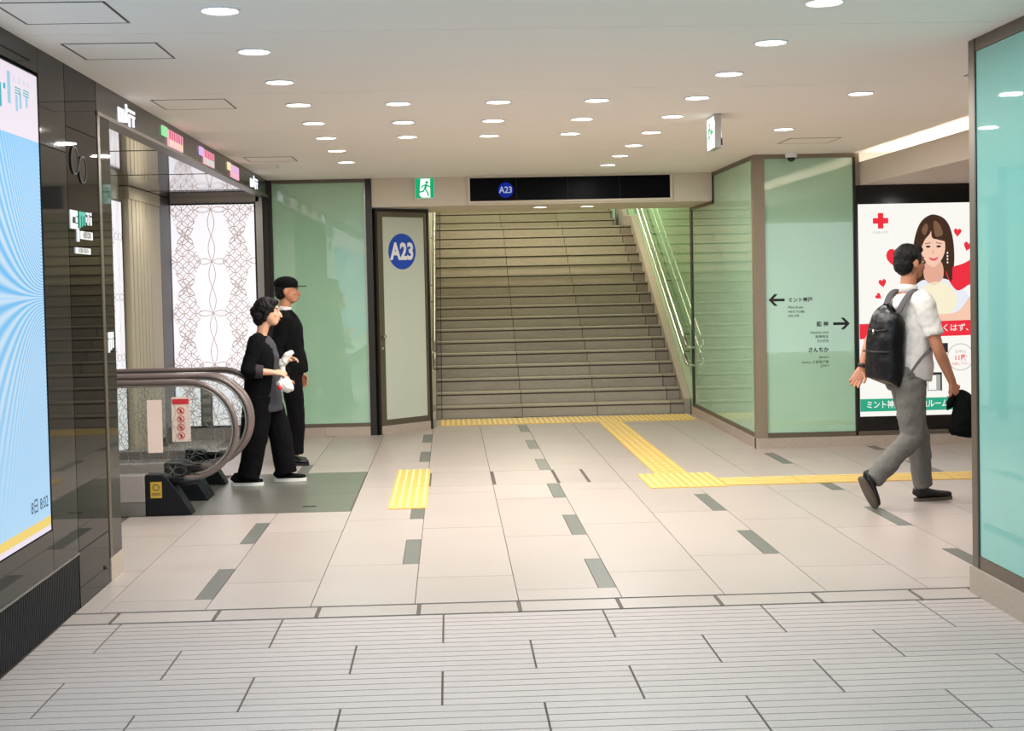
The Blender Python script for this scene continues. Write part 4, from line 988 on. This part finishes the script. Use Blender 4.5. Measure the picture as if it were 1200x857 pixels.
# ---------------------------------------------------------------- the man walking to the right
def man_right():
    t = thing('person', 'man in white short sleeved shirt and grey trousers striding to the right with a backpack', 'person', (3.15, 9.35, 0), group=None)
    fw = V3(.94, .34, 0).normalized(); lf = V3(-.34, .94, 0).normalized()
    pel = V3(3.155, 9.35, .90); neck = V3(3.175, 9.355, 1.50)
    sR = V3(3.235, 9.185, 1.40); sL = V3(3.125, 9.515, 1.40)
    eR = V3(3.305, 9.13, 1.10); wR = V3(3.425, 9.19, .862); eL = V3(3.005, 9.63, 1.15); wL = V3(2.93, 9.61, .945)
    hR = V3(3.165, 9.265, .86); kR = V3(3.165, 9.265, .48); aR = V3(2.865, 9.20, .20)
    hL = V3(3.175, 9.44, .86); kL = V3(3.275, 9.465, .47); aL = V3(3.325, 9.495, .10)
    hc = V3(3.20, 9.362, 1.685)
    b = MB()
    limb(b, [pel, V3(3.165, 9.35, 1.03), V3(3.20, 9.352, 1.25), V3(3.185, 9.352, 1.40), V3(3.178, 9.353, 1.46)], [(.155, .105), (.145, .10), (.165, .11), (.165, .09), (.06, .055)], 20, ref=lf)
    limb(b, [V3(3.175, 9.353, 1.42), V3(3.182, 9.356, 1.52), V3(3.195, 9.36, 1.62)], [(.07, .065), (.054, .055), (.052, .055)], 14, ref=lf)
    for s, e, w in ((sR, eR, wR), (sL, eL, wL)):
        limb(b, [lerp(s, neck, .25), s, lerp(s, e, .5), e, lerp(e, w, .35), w], [.055, .056, .048, .040, .041, .027], 12)
    hand(b, wR, V3(.22, .12, -1), V3(-.25, 1, 0), V3(1, .2, 0), (.75, .85, .9, .9), 1.0, .4)
    hand(b, wL, V3(-.42, 0, -.9), V3(-.6, -.9, .1), V3(.5, -.75, -.2), (.22, .28, .34, .42), 1.05, .05)
    for h, k, a in ((hR, kR, aR), (hL, kL, aL)):
        limb(b, [h, lerp(h, k, .5), k, lerp(k, a, .3), a], [.085, .072, .055, .054, .036], 12)
    at = head(b, hc, fw, 1.04)
    body = remeshed(b, 'body', 'skin', t, .0055, 4)
    face_parts(at, t, fw, 1.04)
    b = MB()
    b.ellipsoid(at(-.020, 0, .040), (.101, .087, .094), fw); b.ellipsoid(at(-.052, 0, -.005), (.066, .080, .085), fw); b.ellipsoid(at(.045, .01, .085), (.05, .07, .036), fw)
    for l in (-1, 1): b.tube([at(.02, .074 * l, .05), at(.012, .080 * l, -.012)], [.018, .010], 8)
    remeshed(b, 'hair', 'hair_black', t, .007, 3, wrinkle=.012, wscale=.018)
    # shirt
    b = MB()
    limb(b, [V3(3.185, 9.35, .885), V3(3.195, 9.35, .95), V3(3.19, 9.35, 1.06), V3(3.205, 9.352, 1.26), V3(3.185, 9.352, 1.405), V3(3.18, 9.353, 1.475)], [(.175, .128), (.180, .134), (.172, .125), (.183, .128), (.180, .105), (.068, .064)], 24, ref=lf)
    for s, e, f in ((sR, eR, .72), (sL, eL, .72)):
        limb(b, [lerp(s, neck, .35), s, lerp(s, e, .35), lerp(s, e, f)], [.075, .075, .071, .068], 14)
    remeshed(b, 'shirt', 'shirt_white', t, .009, 5, wrinkle=.022, wscale=.075)
    b = MB(); b.tube([V3(3.18, 9.354, 1.475), V3(3.188, 9.357, 1.53)], [(.066, .062), (.061, .060)], 18, ref=lf); b.build('collar', 'shirt_white', t, smooth=True)
    # trousers
    b = MB()
    limb(b, [V3(3.165, 9.35, .97), V3(3.155, 9.35, .90), V3(3.155, 9.35, .80)], [(.160, .118), (.172, .128), (.14, .11)], 22, ref=lf)
    for h, k, a in ((hR, kR, aR), (hL, kL, aL)):
        limb(b, [h + V3(0, 0, .03), lerp(h, k, .35), lerp(h, k, .8), k, lerp(k, a, .35), lerp(k, a, .75), lerp(k, a, 1.0)], [.104, .104, .086, .080, .076, .071, .070], 16)
    remeshed(b, 'trousers', 'trouser_grey', t, .009, 5, wrinkle=.024, wscale=.09)
    shoe(t, V3(3.262, 9.478, .0), V3(3.545, 9.565, .0), 'shoe_black', 'sole_brown', h=.10, ankle=V3(3.325, 9.495, .13))
    shoe(t, V3(2.775, 9.18, .215), V3(2.885, 9.215, .004), 'shoe_black', 'sole_brown', up=(.85, .3, .45), h=.10, ankle=V3(2.875, 9.205, .225))
    b = MB(); d = (wL - eL).normalized(); p = lerp(eL, wL, .93); b.tube([p - d * .013, p + d * .013], [.034, .033], 14); b.build('wristband', 'black', t, smooth=True)
    # backpack, worn: a thing of its own
    k = thing('backpack', 'black leather backpack on the back of the man in the white shirt', 'backpack', (2.98, 9.37, .86))
    c = V3(3.015, 9.29, 1.10); bk = -fw
    b = MB()
    limb(b, [c + V3(-.03, 0.02, -.235), c + V3(-.025, 0.02, -.215), c + V3(-.02, .015, -.1), c + V3(-.012, .01, .08), c + V3(.005, 0, .20), c + V3(.025, -.005, .255), c + V3(.035, -.01, .268)], [(.128, .070), (.142, .084), (.146, .090), (.142, .088), (.132, .076), (.100, .050), (.05, .025)], 28, ref=lf, sq=.6)
    main = remeshed(b, 'pack_body', 'leather', k, .008, 4, wrinkle=.014, wscale=.09)
    b = MB(); q = c + bk * .102
    b.tube([q + lf * .135 + V3(0, 0, -.02), q + bk * .006 + V3(0, 0, -.025), q - lf * .135 + V3(0, 0, -.02)], [.006] * 3, 8)
    b.tube([q + lf * .10 + V3(0.015, 0, .13), q + bk * .0 + V3(.01, 0, .12), q - lf * .10 + V3(0.015, 0, .13)], [.005] * 3, 8); b.build('zip', 'black', main, smooth=True)
    b = MB(); b.tube([c + lf * .05 + V3(.02, 0, .25), c + lf * .035 + V3(.0, 0, .30), c - lf * .035 + V3(.0, 0, .30), c - lf * .05 + V3(.02, 0, .25)], [.009] * 4, 8); b.build('top_handle', 'leather', k, smooth=True)
    b = MB(); b.tube([c + bk * .095 + lf * .03 + V3(0, 0, .13), c + bk * .104 + lf * .02 + V3(0, 0, .10)], [.008, .006], 8); b.build('zip_pull', 'steel', main, smooth=True)
    for s_, sg in ((sR, -1), (sL, 1)):
        b = MB(); top = lerp(s_, neck, .42) + V3(0, 0, .052)
        pts = [c + lf * (.07 * sg) + V3(.02, 0, .235), top - fw * .075 + V3(0, 0, -.035), top, top + fw * .085 + V3(0, 0, -.055), s_ + fw * .115 - lf * sg * .03 + V3(0, 0, -.14), s_ + fw * .085 + lf * sg * .028 + V3(-.01, 0, -.27), s_ + lf * sg * .032 - fw * .01 + V3(-.03, 0, -.36), c + lf * (.135 * sg) + V3(.05, 0, -.19)]
        limb(b, pts, [(.030, .007)] * 5 + [(.022, .006), (.014, .005), (.013, .005)], 10, ref=lf * .9 + V3(0, 0, .2), sub=5)
        b.build('shoulder_strap', 'strap_grey', k, smooth=True)
    # what he carries in his right hand
    g = thing('folded_bag', 'black folded bag held in the right hand of the man with the backpack', 'bag', (3.50, 9.22, .45))
    b = MB()
    limb(b, [V3(3.455, 9.215, .775), V3(3.50, 9.22, .745), V3(3.53, 9.225, .66), V3(3.52, 9.225, .52), V3(3.515, 9.225, .48)], [(.02, .035), (.06, .065), (.07, .10), (.07, .125), (.05, .10)], 16, ref=lf)
    remeshed(b, 'bag_body', 'cloth_black', g, .008, 4, wrinkle=.02, wscale=.07)
    b = MB(); b.tube([V3(3.42, 9.20, .80), V3(3.43, 9.205, .755), V3(3.405, 9.205, .715), V3(3.40, 9.205, .68), V3(3.43, 9.21, .70), V3(3.47, 9.215, .75)], [.02, .022, .020, .016, .014, .016], 8); b.build('bag_strap', 'cloth_black', g, smooth=True)
    return t
man_right()

# ---------------------------------------------------------------- the woman leaving the escalator
def woman():
    t = thing('person', 'woman in long black cardigan and black trousers walking off the escalator with a white bag', 'person', (-1.5, 11.2, 0))
    fw = V3(1, 0.02, 0).normalized(); lf = V3(-.02, 1, 0).normalized()
    hc = V3(-1.475, 11.2, 1.405); neck = V3(-1.53, 11.2, 1.24)
    sR = V3(-1.555, 11.035, 1.165); sL = V3(-1.54, 11.365, 1.165)
    eR = V3(-1.625, 10.985, .945); wR = V3(-1.425, 11.01, .925); eL = V3(-1.56, 11.40, .95); wL = V3(-1.36, 11.30, 1.0)
    hR = V3(-1.54, 11.11, .74); kR = V3(-1.585, 11.10, .40); aR = V3(-1.655, 11.10, .09)
    hL = V3(-1.51, 11.28, .74); kL = V3(-1.42, 11.29, .41); aL = V3(-1.375, 11.30, .09)
    b = MB()
    limb(b, [V3(-1.525, 11.2, .74), V3(-1.525, 11.2, .88), V3(-1.525, 11.2, 1.04), V3(-1.54, 11.2, 1.16), V3(-1.54, 11.2, 1.205)], [(.15, .105), (.125, .09), (.14, .10), (.14, .075), (.05, .048)], 18, ref=lf)
    limb(b, [V3(-1.545, 11.2, 1.17), neck, V3(-1.50, 11.2, 1.33)], [(.06, .055), (.045, .046), (.044, .047)], 12, ref=lf)
    for s, e, w in ((sR, eR, wR), (sL, eL, wL)): limb(b, [lerp(s, neck, .25), s, lerp(s, e, .5), e, lerp(e, w, .4), w], [.045, .046, .040, .034, .034, .023], 12)
    hand(b, wR, V3(1, .05, -.06), V3(0, .5, -.9), V3(0, .9, .5), (.7, .8, .85, .9), .92, .35)
    hand(b, wL, V3(.9, -.25, .25), V3(.2, -.4, -.8), V3(0, -.6, .7), (.6, .7, .75, .8), .92, .3)
    for h, k, a in ((hR, kR, aR), (hL, kL, aL)): limb(b, [h, lerp(h, k, .5), k, lerp(k, a, .3), a], [.08, .068, .050, .048, .032], 12)
    at = head(b, hc, fw, .97)
    remeshed(b, 'body', 'skin_pale', t, .0055, 4)
    face_parts(at, t, fw, .97)
    b = MB()
    b.ellipsoid(at(-.022, 0, .040), (.100, .088, .092), fw); b.ellipsoid(at(-.070, 0, -.03), (.062, .078, .085), fw); b.ellipsoid(at(-.105, 0, .01), (.045, .055, .05), fw); b.ellipsoid(at(.04, 0, .085), (.05, .068, .034), fw)
    for l in (-1, 1): b.tube([at(.03, .072 * l, .06), at(.0, .082 * l, .0), at(-.03, .078 * l, -.07)], [.020, .022, .018], 8)
    remeshed(b, 'hair', 'hair_brown', t, .007, 3, wrinkle=.016, wscale=.02)
    # grey tunic under the cardigan
    b = MB()
    limb(b, [V3(-1.50, 11.2, .60), V3(-1.505, 11.2, .72), V3(-1.515, 11.2, .90), V3(-1.515, 11.2, 1.05), V3(-1.53, 11.2, 1.165), V3(-1.54, 11.2, 1.205)], [(.155, .125), (.155, .125), (.14, .115), (.148, .118), (.145, .09), (.06, .056)], 22, ref=lf)
    remeshed(b, 'tunic', 'tunic_grey', t, .009, 4, wrinkle=.014, wscale=.08)
    # long cardigan: open in front
    def shell(levels, n=22, gap=.9):
        mb = MB(); vs = []; fs = []
        for c, a, d, gp in levels:
            for j in range(n):
                th = gp + (2 * math.pi - 2 * gp) * j / (n - 1); vs.append(Vector(c) + fw * d * math.cos(th) + lf * a * math.sin(th))
        for i in range(len(levels) - 1):
            for j in range(n - 1): fs.append((i * n + j, i * n + j + 1, (i + 1) * n + j + 1, (i + 1) * n + j))
        return mb.add(vs, fs)
    mb = shell([(V3(-1.60, 11.2, .325), .185, .125, 1.0), (V3(-1.59, 11.2, .45), .185, .128, .95), (V3(-1.565, 11.2, .62), .180, .132, .9), (V3(-1.55, 11.2, .76), .172, .132, .82), (V3(-1.535, 11.2, .92), .160, .128, .70), (V3(-1.53, 11.2, 1.06), .165, .130, .55), (V3(-1.545, 11.2, 1.16), .160, .10, .40), (V3(-1.55, 11.2, 1.215), .085, .070, .5)])
    cd = mb.build('cardigan', 'cloth_black', t, smooth=True)
    so = cd.modifiers.new('thick', 'SOLIDIFY'); so.thickness = .010; so.offset = 1
    sb = cd.modifiers.new('sub', 'SUBSURF'); sb.levels = 1; sb.render_levels = 2
    b = MB()
    for s, e, w, f in ((sR, eR, wR, .35), (sL, eL, wL, .5)): limb(b, [lerp(s, neck, .35), s, lerp(s, e, .5), e, lerp(e, w, f)], [.062, .064, .060, .056, .060], 14)
    remeshed(b, 'sleeves', 'cloth_black', t, .008, 4, wrinkle=.016, wscale=.06)
    b = MB(); limb(b, [lerp(eR, wR, .30), lerp(eR, wR, .62)], [.060, .050], 14); b.build('sleeve_cuff', 'pattern_cloth', t, smooth=True)
    # wide trousers
    b = MB()
    limb(b, [V3(-1.525, 11.2, .86), V3(-1.525, 11.2, .76), V3(-1.525, 11.2, .68)], [(.13, .10), (.155, .115), (.13, .10)], 20, ref=lf)
    for h, k, a in ((hR, kR, aR), (hL, kL, aL)): limb(b, [h, lerp(h, k, .4), k, lerp(k, a, .5), lerp(k, a, 1.06)], [.098, .100, .096, .092, .092], 14)
    remeshed(b, 'trousers', 'cloth_black_warm', t, .009, 5, wrinkle=.018, wscale=.09)
    shoe(t, V3(-1.465, 11.30, .004), V3(-1.215, 11.305, .004), 'cloth_black', 'sole_white', h=.085, w=.044, sole_h=.028)
    shoe(t, V3(-1.785, 11.10, .004), V3(-1.54, 11.105, .004), 'cloth_black', 'sole_white', h=.085, w=.044, sole_h=.028)
    g = thing('plastic_bag', 'small white plastic bag hanging from the hand of the woman in the cardigan', 'bag', (-1.325, 11.0, .77))
    b = MB()
    b.ellipsoid(V3(-1.335, 11.02, .825), (.065, .05, .062)); b.ellipsoid(V3(-1.305, 11.02, .80), (.045, .045, .04)); b.tube([V3(-1.345, 11.02, .86), V3(-1.355, 11.02, .905), V3(-1.36, 11.02, .925)], [.03, .015, .018], 10)
    remeshed(b, 'bag_body', 'plastic_white', g, .007, 3, wrinkle=.025, wscale=.03)
    b = MB(); b.ellipsoid(V3(-1.368, 10.985, .805), (.020, .022, .022)); b.build('red_print', 'red', g, smooth=True)
    q = thing('paper_packet', 'crumpled white packet held up in front of the woman by the black suit', 'packet', (-1.34, 11.25, .93))
    b = MB(); b.tube([V3(-1.40, 11.26, .97), V3(-1.36, 11.25, 1.0), V3(-1.325, 11.24, 1.055), V3(-1.285, 11.235, 1.075)], [(.03, .035), (.035, .04), (.03, .035), (.018, .02)], 10); b.tube([V3(-1.39, 11.26, .99), V3(-1.37, 11.26, .90)], [.03, .022], 10)
    remeshed(b, 'packet_body', 'plastic_white', q, .006, 2, wrinkle=.018, wscale=.03)
    return t
woman()

# ---------------------------------------------------------------- the man in the cap beyond her
def man_left():
    t = thing('person', 'man in black suit and dark peaked cap standing beyond the woman', 'person', (-1.44, 12.4, 0))
    fw = V3(1, 0, 0); lf = V3(0, 1, 0)
    hc = V3(-1.455, 12.4, 1.575); neck = V3(-1.49, 12.4, 1.40)
    sR = V3(-1.475, 12.215, 1.315); sL = V3(-1.475, 12.585, 1.315)
    eR = V3(-1.545, 12.18, 1.03); wR = V3(-1.46, 12.20, .80); eL = V3(-1.52, 12.62, 1.03); wL = V3(-1.38, 12.58, .82)
    hR = V3(-1.44, 12.31, .86); kR = V3(-1.395, 12.32, .45); aR = V3(-1.415, 12.33, .09)
    hL = V3(-1.45, 12.49, .86); kL = V3(-1.42, 12.49, .45); aL = V3(-1.47, 12.49, .09)
    b = MB()
    limb(b, [V3(-1.445, 12.4, .86), V3(-1.455, 12.4, 1.0), V3(-1.46, 12.4, 1.2), V3(-1.475, 12.4, 1.33), V3(-1.485, 12.4, 1.375)], [(.15, .11), (.145, .11), (.155, .11), (.155, .085), (.055, .052)], 18, ref=lf)
    limb(b, [V3(-1.49, 12.4, 1.34), neck, V3(-1.47, 12.4, 1.50)], [(.065, .06), (.052, .053), (.05, .053)], 12, ref=lf)
    for s, e, w in ((sR, eR, wR), (sL, eL, wL)): limb(b, [lerp(s, neck, .25), s, lerp(s, e, .5), e, lerp(e, w, .4), w], [.05, .052, .045, .038, .038, .026], 12)
    hand(b, wR, V3(.2, .05, -1), V3(-.2, 1, 0), V3(1, 0, .2), (.45, .5, .55, .6), 1.0, .2)
    hand(b, wL, V3(.3, 0, -1), V3(-.2, -1, 0), V3(1, 0, .2), (.45, .5, .55, .6), 1.0, .2)
    for h, k, a in ((hR, kR, aR), (hL, kL, aL)): limb(b, [h, lerp(h, k, .5), k, lerp(k, a, .3), a], [.08, .07, .052, .05, .036], 12)
    at = head(b, hc, fw, 1.02)
    remeshed(b, 'body', 'skin', t, .0055, 4)
    face_parts(at, t, fw, 1.02)
    b = MB(); b.ellipsoid(at(-.030, 0, .02), (.088, .084, .085), fw); b.ellipsoid(at(-.055, 0, -.025), (.058, .074, .06), fw)
    remeshed(b, 'hair', 'hair_black', t, .007, 3, wrinkle=.010, wscale=.018)
    b = MB(); b.ellipsoid(at(-.012, 0, .066), (.112, .094, .066), fw); b.ellipsoid(at(-.01, 0, .045), (.110, .094, .035), fw)
    cp = remeshed(b, 'cap', 'cloth_black_warm', t, .007, 5)
    mb = MB(); mb.prism([(.06, -.075), (.10, -.075), (.15, -.055), (.172, -.02), (.172, .02), (.15, .055), (.10, .075), (.06, .075)], at(0, 0, .034), fw, lf, V3(-.15, 0, 1), .008); mb.build('cap_peak', 'cloth_black_warm', cp)
    b = MB()
    limb(b, [V3(-1.435, 12.4, .835), V3(-1.437, 12.4, .90), V3(-1.455, 12.4, 1.05), V3(-1.46, 12.4, 1.22), V3(-1.478, 12.4, 1.335), V3(-1.488, 12.4, 1.395)], [(.185, .148), (.185, .148), (.172, .136), (.180, .136), (.178, .105), (.068, .064)], 22, ref=lf)
    for s, e, w in ((sR, eR, wR), (sL, eL, wL)): limb(b, [lerp(s, neck, .35), s, lerp(s, e, .5), e, lerp(e, w, .94)], [.070, .072, .066, .060, .048], 14)
    remeshed(b, 'jacket', 'cloth_black', t, .009, 4, wrinkle=.016, wscale=.09)
    b = MB(); b.tube([V3(-1.485, 12.4, 1.385), V3(-1.478, 12.4, 1.435)], [(.062, .060), (.057, .057)], 16, ref=lf); b.build('collar', 'shirt_white', t, smooth=True)
    b = MB()
    limb(b, [V3(-1.445, 12.4, .94), V3(-1.445, 12.4, .84), V3(-1.445, 12.4, .78)], [(.15, .115), (.16, .12), (.13, .10)], 20, ref=lf)
    for h, k, a in ((hR, kR, aR), (hL, kL, aL)): limb(b, [h, lerp(h, k, .4), k, lerp(k, a, .5), lerp(k, a, .96)], [.098, .092, .078, .076, .076], 14)
    remeshed(b, 'trousers', 'cloth_black_warm', t, .009, 5, wrinkle=.016, wscale=.09)
    shoe(t, V3(-1.485, 12.33, 0), V3(-1.295, 12.325, 0), 'shoe_black', 'black', h=.09, w=.045)
    shoe(t, V3(-1.54, 12.49, 0), V3(-1.33, 12.49, 0), 'shoe_black', 'black', h=.09, w=.045)
man_left()

for o in SC.objects:
    if '_local' in o: del o['_local']
